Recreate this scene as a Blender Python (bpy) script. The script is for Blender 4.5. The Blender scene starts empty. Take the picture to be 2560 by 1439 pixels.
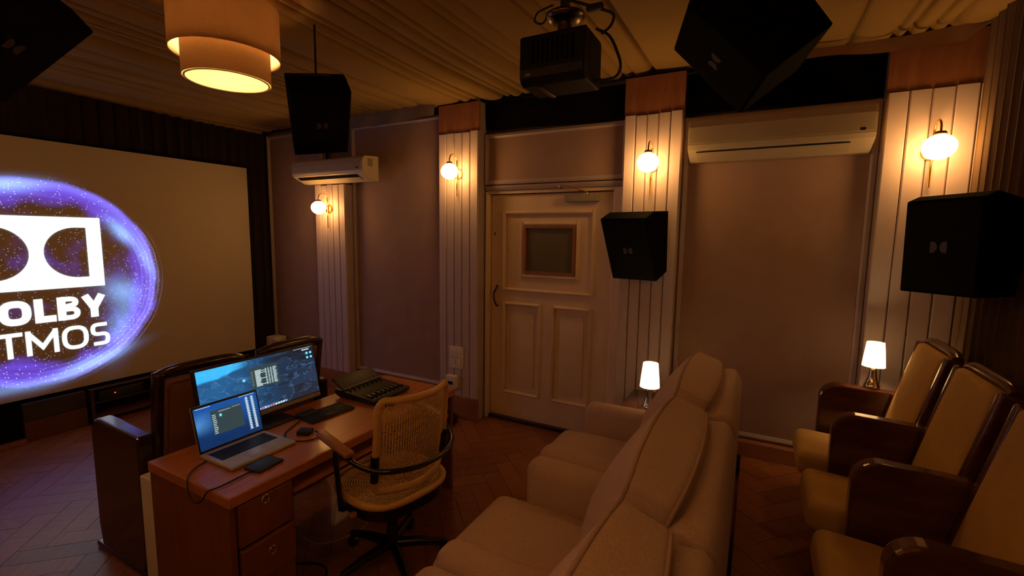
import bpy, bmesh, math, random
from mathutils import Matrix, Vector, Euler
random.seed(7)
PI = math.pi
H = 1.64            # camera height; all z values below are written relative to the camera and lifted by H
sc = bpy.context.scene
COL = sc.collection

# ---------------------------------------------------------------- camera, world, exposure
cam_d = bpy.data.cameras.new('camera')
cam_d.sensor_width = 36.0
cam_d.lens = 36.0 * 1151.0 / 2560.0
cam_d.clip_start = 0.02
cam = bpy.data.objects.new('camera', cam_d)
COL.objects.link(cam)
_r = Vector((.88227598, .47054273, .01336549)); _d = Vector((.06475213, -.09319046, -.99354049)); _f = Vector((-.46625772, .87744235, -.11268835))
cam.matrix_world = Matrix(((_r.x, -_d.x, -_f.x, 0), (_r.y, -_d.y, -_f.y, 0), (_r.z, -_d.z, -_f.z, H), (0, 0, 0, 1)))
sc.camera = cam
world = bpy.data.worlds.new('world'); sc.world = world
world.use_nodes = True
world.node_tree.nodes['Background'].inputs[0].default_value = (1.0, .6, .35, 1)
world.node_tree.nodes['Background'].inputs[1].default_value = .004
sc.view_settings.view_transform = 'Standard'
sc.view_settings.look = 'None'
sc.view_settings.exposure = 0.0
sc.view_settings.gamma = 1.0
sc.view_settings.use_curve_mapping = False
sc.cycles.max_bounces = 8
sc.cycles.diffuse_bounces = 5
sc.cycles.sample_clamp_indirect = 4.0

WARM = (1.0, .50, .135)
SCONCE_L = 29.0
LAMP_L = 230.0
PENDANT_L = 195.0

# ---------------------------------------------------------------- node helpers
class E_:
    """tiny expression builder over Math nodes"""
    def __init__(s, nt, sock): s.nt, s.s = nt, sock
    def _m(s, op, b=None, c=None):
        n = s.nt.nodes.new('ShaderNodeMath'); n.operation = op
        for i, q in enumerate((s, b, c)):
            if q is None: continue
            if isinstance(q, E_): s.nt.links.new(q.s, n.inputs[i])
            else: n.inputs[i].default_value = q
        return E_(s.nt, n.outputs[0])
    def __add__(s, o): return s._m('ADD', o)
    def __radd__(s, o): return s._m('ADD', o)
    def __sub__(s, o): return s._m('SUBTRACT', o)
    def __rsub__(s, o): return (s._m('MULTIPLY', -1.0)) + o
    def __mul__(s, o): return s._m('MULTIPLY', o)
    def __rmul__(s, o): return s._m('MULTIPLY', o)
    def __truediv__(s, o): return s._m('DIVIDE', o)
    def __pow__(s, o): return s._m('POWER', o)
    def sin(s): return s._m('SINE')
    def cos(s): return s._m('COSINE')
    def sqrt(s): return s._m('SQRT')
    def exp(s): return s._m('EXPONENT')
    def abs(s): return s._m('ABSOLUTE')
    def fract(s): return s._m('FRACT')
    def gt(s, o): return s._m('GREATER_THAN', o)
    def lt(s, o): return s._m('LESS_THAN', o)
    def atan2(s, o): return s._m('ARCTAN2', o)
    def clamp(s): 
        n = s._m('ADD', 0.0); n.s.node.use_clamp = True; return n
    def step(s, a, b):
        n = s.nt.nodes.new('ShaderNodeMapRange'); n.interpolation_type = 'SMOOTHSTEP'
        s.nt.links.new(s.s, n.inputs[0])
        for i, v in ((1, a), (2, b)):
            if isinstance(v, E_): s.nt.links.new(v.s, n.inputs[i])
            else: n.inputs[i].default_value = v
        n.inputs[3].default_value = 0; n.inputs[4].default_value = 1
        return E_(s.nt, n.outputs[0])

def new_mat(name):
    m = bpy.data.materials.new(name); m.use_nodes = True
    nt = m.node_tree; nt.nodes.clear()
    out = nt.nodes.new('ShaderNodeOutputMaterial'); b = nt.nodes.new('ShaderNodeBsdfPrincipled')
    nt.links.new(b.outputs[0], out.inputs[0])
    return m, nt, b, out

def mat(name, col, rough=.6, metal=0.0, noise=0.08, scale=20.0, stretch=(1, 1, 1), bump=0.0, bump_scale=None, col2=None, coat=0.0, spec=None, detail=4.0):
    m, nt, b, out = new_mat(name)
    tc = nt.nodes.new('ShaderNodeTexCoord'); mp = nt.nodes.new('ShaderNodeMapping')
    mp.inputs['Scale'].default_value = stretch
    nt.links.new(tc.outputs['Object'], mp.inputs[0])
    nz = nt.nodes.new('ShaderNodeTexNoise'); nz.inputs['Scale'].default_value = scale; nz.inputs['Detail'].default_value = detail
    nt.links.new(mp.outputs[0], nz.inputs['Vector'])
    rp = nt.nodes.new('ShaderNodeValToRGB')
    c2 = col2 or tuple(min(1, c * (1 + noise)) for c in col)
    c1 = col if col2 else tuple(c * (1 - noise) for c in col)
    rp.color_ramp.elements[0].position = .3; rp.color_ramp.elements[1].position = .7
    rp.color_ramp.elements[0].color = (*c1, 1); rp.color_ramp.elements[1].color = (*c2, 1)
    nt.links.new(nz.outputs[0], rp.inputs[0]); nt.links.new(rp.outputs[0], b.inputs['Base Color'])
    b.inputs['Roughness'].default_value = rough; b.inputs['Metallic'].default_value = metal
    if coat: b.inputs['Coat Weight'].default_value = coat; b.inputs['Coat Roughness'].default_value = .08
    if spec is not None: b.inputs['Specular IOR Level'].default_value = spec
    if bump:
        n2 = nt.nodes.new('ShaderNodeTexNoise'); n2.inputs['Scale'].default_value = bump_scale or scale * 4; n2.inputs['Detail'].default_value = 2
        nt.links.new(mp.outputs[0], n2.inputs['Vector'])
        bp = nt.nodes.new('ShaderNodeBump'); bp.inputs['Strength'].default_value = bump; bp.inputs['Distance'].default_value = .002
        nt.links.new(n2.outputs[0], bp.inputs['Height']); nt.links.new(bp.outputs[0], b.inputs['Normal'])
    return m

def emit(name, col, strength, base=(.8, .8, .8)):
    m, nt, b, out = new_mat(name)
    b.inputs['Base Color'].default_value = (*base, 1); b.inputs['Roughness'].default_value = .35
    b.inputs['Emission Color'].default_value = (*col, 1); b.inputs['Emission Strength'].default_value = strength
    return m

M = {}
M['panel'] = mat('mauve_panel_fabric', (.385, .252, .222), .92, noise=.06, scale=6, bump=.25, bump_scale=420, spec=.1)
M['board'] = mat('lilac_white_paint', (.57, .455, .465), .5, noise=.04, scale=5, stretch=(1, 1, .2), bump=.05, bump_scale=60)
M['mould'] = mat('lilac_moulding_paint', (.47, .37, .38), .45, noise=.05, scale=8)
M['door'] = mat('cream_door_paint', (.76, .575, .42), .42, noise=.05, scale=7, stretch=(1, 1, .3), bump=.08, bump_scale=40)
M['rawwood'] = mat('bare_teak_board', (.24, .085, .035), .65, col2=(.33, .13, .055), scale=9, stretch=(3, 3, .5), bump=.1)
M['basewood'] = mat('teak_baseboard', (.30, .115, .05), .5, col2=(.37, .15, .07), scale=8, stretch=(.4, 3, 3), bump=.08)
M['blackcloth'] = mat('black_cloth', (.006, .0055, .005), .95, noise=.1, spec=.05)
M['canvas'] = mat('beige_ceiling_cloth', (.30, .192, .072), .95, noise=.05, scale=3, bump=.2, bump_scale=350, spec=.05)
M['greycloth'] = mat('grey_hanging_cloth', (.30, .25, .21), .95, noise=.1, scale=12, bump=.3, bump_scale=60, spec=.05)
M['curtain'] = mat('dark_brown_curtain', (.032, .019, .014), .95, noise=.15, scale=30, stretch=(1, 1, .05), spec=.1)
M['curtain_r'] = mat('brown_velvet_curtain', (.16, .10, .062), .9, noise=.15, scale=30, stretch=(1, 1, .05), spec=.15)
M['wall'] = mat('plain_wall_paint', (.28, .215, .20), .9, noise=.05, scale=4)
M['spk'] = mat('black_speaker_shell', (.0032, .0030, .0027), .85, noise=.15, scale=40, bump=.1, bump_scale=300, spec=.03)
M['grille'] = mat('black_speaker_grille', (.0045, .004, .0037), .85, noise=.2, scale=300, spec=.08)
M['badge'] = mat('grey_badge', (.06, .05, .045), .5)
M['black'] = mat('black_plastic', (.012, .011, .010), .45, noise=.1)
M['blacksteel'] = mat('black_steel', (.008, .008, .008), .22, noise=.1, spec=.6)
M['rubber'] = mat('black_cable_rubber', (.008, .007, .007), .5)
M['chrome'] = mat('polished_chrome', (.75, .68, .6), .12, metal=1)
M['brass'] = mat('polished_brass', (.78, .48, .14), .18, metal=1)
M['steel'] = mat('brushed_steel', (.45, .42, .38), .3, metal=1)
M['bronze'] = mat('dark_bronze', (.12, .07, .035), .35, metal=.9)
M['greymetal'] = mat('grey_enamel', (.30, .26, .22), .4)
M['sofa'] = mat('oatmeal_sofa_fabric', (.52, .372, .332), .95, noise=.10, scale=160, bump=.5, bump_scale=260, spec=.08)
M['piping'] = mat('sofa_piping_fabric', (.42, .29, .26), .95, noise=.1, scale=100, spec=.05)
M['velvet'] = mat('ochre_velvet', (.47, .285, .105), .85, noise=.12, scale=5, bump=.2, bump_scale=200, spec=.15)
M['lacquer'] = mat('dark_mahogany_lacquer', (.055, .014, .007), .22, col2=(.10, .028, .012), scale=6, stretch=(1, 1, 6), coat=.5, bump=.03)
M['lacquer_dark'] = mat('near_black_lacquer', (.022, .009, .007), .25, col2=(.04, .015, .010), scale=6, stretch=(1, 6, 1), coat=.5)
M['seatback'] = mat('brown_rexine_back', (.27, .115, .07), .7, noise=.1, scale=12, bump=.15, bump_scale=120)
M['backpipe'] = mat('tan_piping', (.20, .085, .04), .6)
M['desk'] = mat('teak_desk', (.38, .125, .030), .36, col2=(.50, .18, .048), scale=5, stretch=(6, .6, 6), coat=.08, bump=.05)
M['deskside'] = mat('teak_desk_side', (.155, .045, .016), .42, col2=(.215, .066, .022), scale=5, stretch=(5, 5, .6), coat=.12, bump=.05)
M['alu'] = mat('laptop_aluminium', (.50, .46, .43), .38, metal=.25, noise=.02)
M['keys'] = mat('black_keys', (.010, .010, .010), .5)
M['cane'] = mat('woven_cane', (.70, .45, .19), .55, noise=.15, scale=60, bump=.2, bump_scale=200)
M['bent'] = mat('honey_bentwood', (.62, .36, .115), .38, noise=.12, scale=10, stretch=(1, 1, 4), coat=.2)
M['armwood'] = mat('walnut_arm_pad', (.30, .115, .04), .35, noise=.15, scale=8, coat=.2)
M['acwhite'] = mat('ivory_plastic', (.60, .50, .36), .38, noise=.02)
M['white'] = mat('white_plastic', (.78, .70, .65), .5, noise=.03)
M['screen'] = None
M['plank'] = mat('herringbone_oak', (.22, .076, .026), .33, col2=(.32, .118, .040), scale=4, stretch=(1, 9, 1), bump=.06, bump_scale=30, spec=.4)
M['plank2'] = mat('herringbone_oak_dark', (.19, .065, .023), .33, col2=(.275, .10, .036), scale=4, stretch=(1, 9, 1), bump=.06, bump_scale=30, spec=.4)
M['plank3'] = mat('herringbone_oak_pale', (.25, .09, .031), .33, col2=(.35, .135, .046), scale=4, stretch=(1, 9, 1), bump=.06, bump_scale=30, spec=.4)
M['subfloor'] = mat('dark_subfloor', (.075, .027, .012), .8)
M['panelfab'] = mat('plum_grille_cloth', (.05, .03, .026), .9)
M['orangeply'] = mat('orange_plywood', (.115, .040, .015), .6, noise=.1, scale=10)
M['globe'] = emit('lit_opal_glass', WARM, SCONCE_L)
M['bulb'] = emit('lit_bulb', (1.0, .62, .25), LAMP_L)
M['pbulb'] = emit('lit_pendant_bulb', WARM, PENDANT_L)
M['projshell'] = mat('dark_projector_shell', (.0065, .0055, .005), .6, noise=.1, spec=.2)
M['dark_steel'] = mat('dark_mount_steel', (.16, .12, .09), .32, metal=1)
M['edgecloth'] = mat('pale_cloth_edge', (.42, .28, .17), .95, noise=.1, scale=12, spec=.05)
M['led'] = emit('red_led', (1, .05, .02), 3.0)

def translucent(name, col, trans, rough=.8):
    m, nt, b, out = new_mat(name)
    b.inputs['Base Color'].default_value = (*col, 1); b.inputs['Roughness'].default_value = rough
    tc = nt.nodes.new('ShaderNodeTexCoord'); nz = nt.nodes.new('ShaderNodeTexNoise'); nz.inputs['Scale'].default_value = 130
    nt.links.new(tc.outputs['Object'], nz.inputs['Vector'])
    mx = nt.nodes.new('ShaderNodeMixShader'); tr = nt.nodes.new('ShaderNodeBsdfTranslucent')
    rp = nt.nodes.new('ShaderNodeValToRGB')
    rp.color_ramp.elements[0].position = .35; rp.color_ramp.elements[1].position = .65
    rp.color_ramp.elements[0].color = (*[c * (.62 if col[2] < .3 else .92) for c in col], 1); rp.color_ramp.elements[1].color = (*col, 1)
    nt.links.new(nz.outputs[0], rp.inputs[0]); nt.links.new(rp.outputs[0], tr.inputs[0])
    mx.inputs[0].default_value = trans
    nt.links.new(b.outputs[0], mx.inputs[1]); nt.links.new(tr.outputs[0], mx.inputs[2]); nt.links.new(mx.outputs[0], out.inputs[0])
    return m
M['shade'] = translucent('white_lamp_shade', (.95, .90, .80), .62)
M['linen'] = translucent('brown_linen_shade', (.34, .20, .105), .25)
M['lining'] = translucent('white_shade_lining', (.95, .90, .80), .40)
M['diffuser'] = translucent('cream_diffuser', (.95, .88, .72), .75)
M['glass'] = mat('frosted_door_glass', (.115, .095, .05), .3, noise=.1, scale=3)

# ---------------------------------------------------------------- geometry helpers
class MB:
    def __init__(s): s.v, s.f, s.sm = [], [], []
    def add(s, vs, fs, smooth=False, mtx=None):
        o = len(s.v)
        for p in vs:
            p = Vector(p)
            s.v.append(mtx @ p if mtx else p)
        for f in fs: s.f.append([i + o for i in f]); s.sm.append(smooth)
        return s
    def box(s, x0, y0, z0, x1, y1, z1, mtx=None):
        v = [(x, y, z) for x in (x0, x1) for y in (y0, y1) for z in (z0, z1)]
        return s.add(v, [(0, 1, 3, 2), (4, 6, 7, 5), (0, 4, 5, 1), (2, 3, 7, 6), (0, 2, 6, 4), (1, 5, 7, 3)], mtx=mtx)
    def rbox(s, c, h, r, n=3, puff=(0, 0, 0), m=1, mtx=None, smooth=True):
        """rounded box, centre c, half sizes h; puff inflates along an axis"""
        r = min(r, min(h) * .999)
        key, vs, fs = {}, [], []
        smp = []
        for a in range(3):
            inn = h[a] - r
            mid = [-inn + 2 * inn * k / m for k in range(m + 1)] if inn > 1e-6 else [0.0]
            lo = [-(inn + r * math.tan(PI / 4 * k / n)) for k in range(n, 0, -1)]
            hi = [inn + r * math.tan(PI / 4 * k / n) for k in range(1, n + 1)]
            smp.append(lo + mid + hi)
        def vert(p):
            k = tuple(round(q, 6) for q in p)
            if k in key: return key[k]
            inn = [max(-(h[a] - r), min(h[a] - r, p[a])) for a in range(3)]
            d = Vector([p[a] - inn[a] for a in range(3)])
            L = d.length
            q = Vector(inn) + (d * (r / L) if L > 1e-9 else d)
            u = [q[a] / h[a] for a in range(3)]
            for a in range(3):
                if puff[a]:
                    o1, o2 = (a + 1) % 3, (a + 2) % 3
                    q[a] += puff[a] * u[a] * max(0, 1 - u[o1] ** 2) ** .7 * max(0, 1 - u[o2] ** 2) ** .7
            key[k] = len(vs); vs.append(q + Vector(c)); return key[k]
        for a in range(3):
            b_, c_ = (a + 1) % 3, (a + 2) % 3
            for sg in (-1, 1):
                B, Cc = smp[b_], smp[c_]
                for i in range(len(B) - 1):
                    for j in range(len(Cc) - 1):
                        quad = []
                        for (bi, cj) in ((i, j), (i + 1, j), (i + 1, j + 1), (i, j + 1)):
                            p = [0, 0, 0]; p[a] = sg * h[a]; p[b_] = B[bi]; p[c_] = Cc[cj]
                            quad.append(vert(p))
                        if sg < 0: quad.reverse()
                        fs.append(quad)
        return s.add(vs, fs, smooth, mtx)
    def cyl(s, p0, p1, r0, r1=None, n=16, caps=True, mtx=None):
        p0, p1 = Vector(p0), Vector(p1); r1 = r0 if r1 is None else r1
        d = (p1 - p0).normalized(); u = d.orthogonal().normalized(); w = d.cross(u)
        vs = []
        for p, r in ((p0, r0), (p1, r1)):
            for k in range(n):
                a = 2 * PI * k / n; vs.append(p + (u * math.cos(a) + w * math.sin(a)) * r)
        s.add(vs, [(k, (k + 1) % n, n + (k + 1) % n, n + k) for k in range(n)], True, mtx)
        if caps: s.add(vs, [tuple(range(n - 1, -1, -1)), tuple(range(n, 2 * n))], False, mtx)
        return s
    def tube(s, pts, r, n=10, closed=False, mtx=None):
        P = [Vector(p) for p in pts]; N = len(P)
        R = r if isinstance(r, (list, tuple)) else [r] * N
        vs = []; u = None
        for i in range(N):
            a = P[(i - 1) % N] if (closed or i > 0) else P[i]
            b = P[(i + 1) % N] if (closed or i < N - 1) else P[i]
            t = (b - a).normalized()
            if u is None: u = t.orthogonal().normalized()
            else: u = (u - t * u.dot(t)); u = u.normalized() if u.length > 1e-6 else t.orthogonal().normalized()
            w = t.cross(u)
            for k in range(n):
                g = 2 * PI * k / n; vs.append(P[i] + (u * math.cos(g) + w * math.sin(g)) * R[i])
        fs = []
        for i in range(N if closed else N - 1):
            j = (i + 1) % N
            for k in range(n): fs.append((i * n + k, i * n + (k + 1) % n, j * n + (k + 1) % n, j * n + k))
        s.add(vs, fs, True, mtx)
        if not closed: s.add(vs, [tuple(range(n - 1, -1, -1)), tuple(range((N - 1) * n, N * n))], False, mtx)
        return s
    def lathe(s, prof, c=(0, 0, 0), n=32, mtx=None, smooth=True):
        vs, fs = [], []
        for (r, z) in prof:
            for k in range(n):
                a = 2 * PI * k / n; vs.append((c[0] + r * math.cos(a), c[1] + r * math.sin(a), c[2] + z))
        for i in range(len(prof) - 1):
            for k in range(n): fs.append((i * n + k, i * n + (k + 1) % n, (i + 1) * n + (k + 1) % n, (i + 1) * n + k))
        return s.add(vs, fs, smooth, mtx)
    def prism(s, poly, ax, a0, a1, mtx=None):
        """poly: 2-D points in the two other axes (in x,y,z order); extruded along ax"""
        n = len(poly); vs = []
        for a in (a0, a1):
            for (p, q) in poly:
                vs.append({'x': (a, p, q), 'y': (p, a, q), 'z': (p, q, a)}[ax])
        return s.add(vs, [tuple(range(n)), tuple(range(2 * n - 1, n - 1, -1))] + [(k, n + k, n + (k + 1) % n, (k + 1) % n) for k in range(n)], mtx=mtx)
    def grid(s, fn, nu, nv, smooth=True, mtx=None):
        vs = [fn(i / nu, j / nv) for i in range(nu + 1) for j in range(nv + 1)]
        return s.add(vs, [(i * (nv + 1) + j, (i + 1) * (nv + 1) + j, (i + 1) * (nv + 1) + j + 1, i * (nv + 1) + j + 1) for i in range(nu) for j in range(nv)], smooth, mtx)
    def mesh(s, name, off=(0, 0, 0)):
        me = bpy.data.meshes.new(name); o = Vector(off)
        me.from_pydata([tuple(p - o) for p in s.v], [], s.f)
        bm = bmesh.new(); bm.from_mesh(me); bmesh.ops.recalc_face_normals(bm, faces=bm.faces); bm.to_mesh(me); bm.free()
        for p, q in zip(me.polygons, s.sm): p.use_smooth = q
        me.update(); return me

BASE = {}
def thing(name, label=None, cat=None, loc=(0, 0, 0), group=None, kind=None, rot=None):
    o = bpy.data.objects.new(name, None); COL.objects.link(o)
    o.empty_display_size = .05
    o.location = (loc[0], loc[1], loc[2] + H)
    if rot is not None: o.rotation_euler = rot
    BASE[o] = (Vector(loc) if rot is None else Vector((0, 0, 0)))
    tag(o, label, cat, group, kind); return o
def tag(o, label=None, cat=None, group=None, kind=None):
    if label: o['label'] = label
    if cat: o['category'] = cat
    if group: o['group'] = group
    if kind: o['kind'] = kind
    return o
def part(name, mb, m, parent, label=None, kind=None):
    """mesh child; coordinates are the parent's own frame (room frame for unrotated things)"""
    off = BASE.get(parent, Vector((0, 0, 0)))
    me = mb.mesh(name, off) if isinstance(mb, MB) else mb
    if m is not None and not me.materials: me.materials.append(M[m] if isinstance(m, str) else m)
    o = bpy.data.objects.new(name, me); COL.objects.link(o); o.parent = parent
    BASE[o] = off
    if label: o['label'] = label
    if kind: o['kind'] = kind
    return o
def single(name, mb, m, loc, label=None, cat=None, group=None, kind=None):
    me = mb.mesh(name, loc); me.materials.append(M[m] if isinstance(m, str) else m)
    o = bpy.data.objects.new(name, me); COL.objects.link(o); o.location = (loc[0], loc[1], loc[2] + H)
    BASE[o] = Vector(loc)
    return tag(o, label, cat, group, kind)
def dup(root, loc, rot=None, label=None, scale=None):
    r = root.copy(); COL.objects.link(r); r.location = (loc[0], loc[1], loc[2] + H)
    if rot is not None: r.rotation_euler = rot
    if label: r['label'] = label
    if scale: r.scale = (scale,) * 3
    for ch in list(root.children):
        c = ch.copy(); COL.objects.link(c); c.parent = r
        for g in list(ch.children):
            d = g.copy(); COL.objects.link(d); d.parent = c
    return r
def B(*a): return MB().box(*a)
def rotm(yaw, pitch, roll): return Matrix.Rotation(yaw, 3, 'Z') @ Matrix.Rotation(pitch, 3, 'X') @ Matrix.Rotation(roll, 3, 'Y')
def smooth_path(pts, n=6, closed=False):
    P = [Vector(p) for p in pts]; N = len(P); out = []
    for i in range(N if closed else N - 1):
        p0 = P[(i - 1) % N] if (closed or i > 0) else P[i]; p1 = P[i]; p2 = P[(i + 1) % N]
        p3 = P[(i + 2) % N] if (closed or i + 2 < N) else p2
        for k in range(n):
            t = k / n
            out.append(.5 * ((2 * p1) + (-p0 + p2) * t + (2 * p0 - 5 * p1 + 4 * p2 - p3) * t * t + (-p0 + 3 * p1 - 3 * p2 + p3) * t ** 3))
    if not closed: out.append(P[-1])
    return out
def rrect(cx, cy, hx, hy, r, n=5):
    o = []
    for (sx, sy, a0) in ((1, 1, 0), (-1, 1, PI / 2), (-1, -1, PI), (1, -1, 1.5 * PI)):
        for k in range(n + 1):
            a = a0 + PI / 2 * k / n
            o.append((cx + sx * (hx - r) + r * math.cos(a), cy + sy * (hy - r) + r * math.sin(a)))
    return o

# ================================================================= THE SETTING
FL = -H; RZ = -1.47
X0, X1, Y0, Y1 = -5.12, 1.12, -.62, 3.56
fl = thing('floor', 'herringbone wood floor, reddish brown, lit purple near the screen', None, (0, 0, FL), kind='structure')
part('subfloor', B(X0, Y0, FL - .06, X1, Y1, FL - .012), 'subfloor', fl)
rs = thing('floor_riser', 'raised wooden platform under the rear cinema seats', None, (.5, 1.5, FL), kind='structure')
RX0 = -.014
part('riser_body', B(RX0, Y0, FL, X1, Y1, RZ - .012), 'basewood', rs)

def clip(poly, x0, y0, x1, y1):
    def cut(P, ins, inter):
        out = []
        for i in range(len(P)):
            a, b = P[i - 1], P[i]
            if ins(b):
                if not ins(a): out.append(inter(a, b))
                out.append(b)
            elif ins(a): out.append(inter(a, b))
        return out
    for ax, v, sg in ((0, x0, 1), (0, x1, -1), (1, y0, 1), (1, y1, -1)):
        if not poly: return poly
        poly = cut(poly, lambda p: sg * (p[ax] - v) >= 0, lambda a, b: tuple(a[k] + (b[k] - a[k]) * (v - a[ax]) / (b[ax] - a[ax]) for k in (0, 1)))
    return poly
PW, PL, GAP = .118, .472, .0024
hidden = [(-2.45, .95, -1.7, 2.3), (-.95, .3, 0, 2.75), (-3.0, 1.0, -2.4, 2.0), (.35, 1.4, 1.2, 3.2)]
def herring(parent, rect, ztop, cap):
    x0, y0, x1, y1 = rect; items = []
    c45, s45 = math.cos(PI / 4), math.sin(PI / 4)
    n = 60
    for i in range(-n, n):
        for j in range(-8, 9):
            # classic herringbone lattice in its own (u,v) frame
            for hv in (0, 1):
                if hv == 0: u, v, lu, lv = i * PW + j * 2 * PL, i * PW, PL, PW
                else: u, v, lu, lv = i * PW + j * 2 * PL + PL, i * PW - PL + PW, PW, PL
                g = GAP / 2
                q = [(u + g, v + g), (u + lu - g, v + g), (u + lu - g, v + lv - g), (u + g, v + lv - g)]
                P = [(-2.5 + a * c45 - b * s45, 1.5 + a * s45 + b * c45) for a, b in q]
                if max(p[0] for p in P) < x0 or min(p[0] for p in P) > x1 or max(p[1] for p in P) < y0 or min(p[1] for p in P) > y1: continue
                C_ = clip(P, x0, y0, x1, y1)
                if len(C_) < 3: continue
                cx = sum(p[0] for p in C_) / len(C_); cy = sum(p[1] for p in C_) / len(C_)
                d = math.hypot(cx, cy)
                ca = Vector((cx, cy, ztop)); dep = ca.dot(_f); sx = abs(ca.dot(_r)) / max(dep, .05) * 1151; sy = abs(ca.dot(_d)) / max(dep, .05) * 1151
                seen = dep > .2 and sx < 1330 and sy < 790 and not any(a < cx < c and b < cy < e for a, b, c, e in hidden)
                items.append((0 if seen else 1, d, C_, hv))
    items.sort(key=lambda t: (t[0], t[1]))
    rest = MB(); cache = {}
    for k, (ns, d, C_, hv) in enumerate(items):
        dz = random.uniform(-.0006, .0006)
        if ns == 0 and k < cap:
            cx = sum(p[0] for p in C_) / len(C_); cy = sum(p[1] for p in C_) / len(C_)
            full = len(C_) == 4 and abs(math.dist(C_[0], C_[2]) - math.hypot(PW - GAP, PL - GAP)) < 1e-4
            mk = random.choice(['plank', 'plank', 'plank2', 'plank3'])
            ck = (mk, hv)
            if full and ck in cache: me = cache[ck]
            else:
                # long side is laid along local y so the grain follows the plank
                ang = -PI / 4 - (PI / 2 if hv == 0 else 0) + (PI if hv == 0 else 0)
                ca, sa = math.cos(ang), math.sin(ang)
                loc = [((p[0] - cx) * ca - (p[1] - cy) * sa, (p[0] - cx) * sa + (p[1] - cy) * ca) for p in C_]
                me = MB().prism(loc, 'z', -.012, 0).mesh('plank'); me.materials.append(M[mk])
                if full: cache[ck] = me
            o = bpy.data.objects.new('plank', me); COL.objects.link(o); o.parent = parent
            ang = -PI / 4 - (PI / 2 if hv == 0 else 0) + (PI if hv == 0 else 0)
            b = BASE[parent]; o.location = (cx - b.x, cy - b.y, ztop + dz - b.z); o.rotation_euler = (0, 0, -ang)
        else:
            rest.prism(C_, 'z', ztop - .012, ztop + dz)
    if rest.v: part('far_planks', rest, 'plank', parent, 'herringbone planks under the furniture and out of view', kind='stuff')
herring(fl, (X0, Y0, RX0, Y1 - .06), FL, 235)
herring(rs, (RX0, Y0, X1, Y1 - .06), RZ, 60)

single('wall_back', B(X0 - .1, Y1, FL - .06, X1 + .1, Y1 + .1, 1.3), 'wall', (0, Y1, FL), kind='structure')
single('wall_left', B(X0 - .1, Y0, FL - .06, X0, Y1, 1.3), 'wall', (X0, 1.5, FL), kind='structure')
single('wall_right', B(X1, Y0, FL - .06, X1 + .1, Y1, 1.3), 'wall', (X1, 1.5, FL), kind='structure')
single('wall_front', B(X0 - .1, Y0 - .1, FL - .06, X1 + .1, Y0, 1.3), 'wall', (0, Y0, FL), kind='structure')

# cloth ceiling: overlapping pleats running across the room
folds = []
x = X0 - .1
while x < X1 + .4:
    smooth_zone = (-2.80 < x < -2.5) or (-.85 < x < -.25) or (.85 < x < 1.2)
    sp = random.uniform(.34, .50) if smooth_zone else random.choice([random.uniform(.06, .10), random.uniform(.12, .28)])
    folds.append((x, min(.060, .36 * sp) * random.uniform(.7, 1.15), random.uniform(.52, .68), random.random() < .25, random.uniform(0, 6)))
    x += sp
FX = [f[0] for f in folds]
import bisect
def ceil_z(x, y):
    t = (y - Y0) / (Y1 - Y0)
    z = 1.18 - .045 * t + .010 * math.sin(x * 2.1 + y) - .015 * math.sin(PI * t)
    fan = .16 * (x + .3) * (t - .95) if x > -.3 else 0
    xx = x + fan + .018 * math.sin(y * 1.3 + x * .8) + .006 * math.sin(y * 3.1 + x * 3)
    i = max(0, min(len(FX) - 2, bisect.bisect(FX, xx) - 1))
    _, a, kn, flip, ph = folds[i]
    L = FX[i + 1] - FX[i]
    u = min(1, max(0, (xx - FX[i]) / L))
    sk = u ** (math.log(.5) / math.log(1 - kn if flip else kn))      # lopsided sag
    sag = a * (4 * sk * (1 - sk)) ** .62 * (.75 + .25 * math.sin(y * 1.6 + ph))
    near = FX[i] if u < .5 else FX[i + 1]; gi = folds[i if u < .5 else i + 1]
    groove = (.030 + .5 * gi[1]) * math.exp(-(abs(xx - near) / .011) ** 1.6) * (.6 + .4 * math.sin(y * 1.2 + gi[4]))
    return z - (sag - groove) * (.40 + .60 * min(1, (1.0 - t) * 4 + .05))
cm = MB().grid(lambda u, v: (X0 + (X1 - X0) * u, Y0 + (3.40 - Y0) * v, ceil_z(X0 + (X1 - X0) * u, Y0 + (3.40 - Y0) * v)), 1700, 28)
single('ceiling', cm, 'canvas', (0, 1.5, 1.1), kind='structure', label='beige ceiling cloth gathered in folds')
single('ceiling_slab', B(X0 - .1, Y0 - .1, 1.22, X1 + .1, Y1 + .1, 1.3), 'blackcloth', (0, 1.5, 1.22), kind='structure')

# curtains -----------------------------------------------------------------
def curtain(name, m, x, ya, yb, za, zb, pitch, amp, label, side):
    ph = [random.uniform(-.4, .4) for _ in range(200)]
    def fn(u, v):
        y = ya + (yb - ya) * u; k = (y - ya) / pitch * 2 * PI
        a = amp * (1 + .35 * math.sin(y * 3.1)) * (.8 + .3 * v)
        d = math.sin(k + .5 * math.sin(y * 4.3) + .25 * math.sin(v * 5 + y * 7))
        return (x + side * a * (abs(d) ** .7 * (1 if d > 0 else -1)), y + .25 * pitch * math.sin(2 * k) * .5, za + (zb - za) * (1 - v))
    return single(name, MB().grid(fn, int((yb - ya) / pitch * 12), 10), m, (x, (ya + yb) / 2, za), label, 'curtain')
curtain('screen_curtain', 'curtain', -5.05, Y0 + .05, 3.44, FL + .01, 1.10, .11, .022, 'dark brown pleated curtain hanging behind the projection screen', 1)
curtain('rear_curtain', 'curtain_r', .965, Y0 + .05, 3.27, RZ + .01, 1.10, .092, .036, 'brown pleated floor length curtain behind the rear cinema seats', -1)

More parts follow.
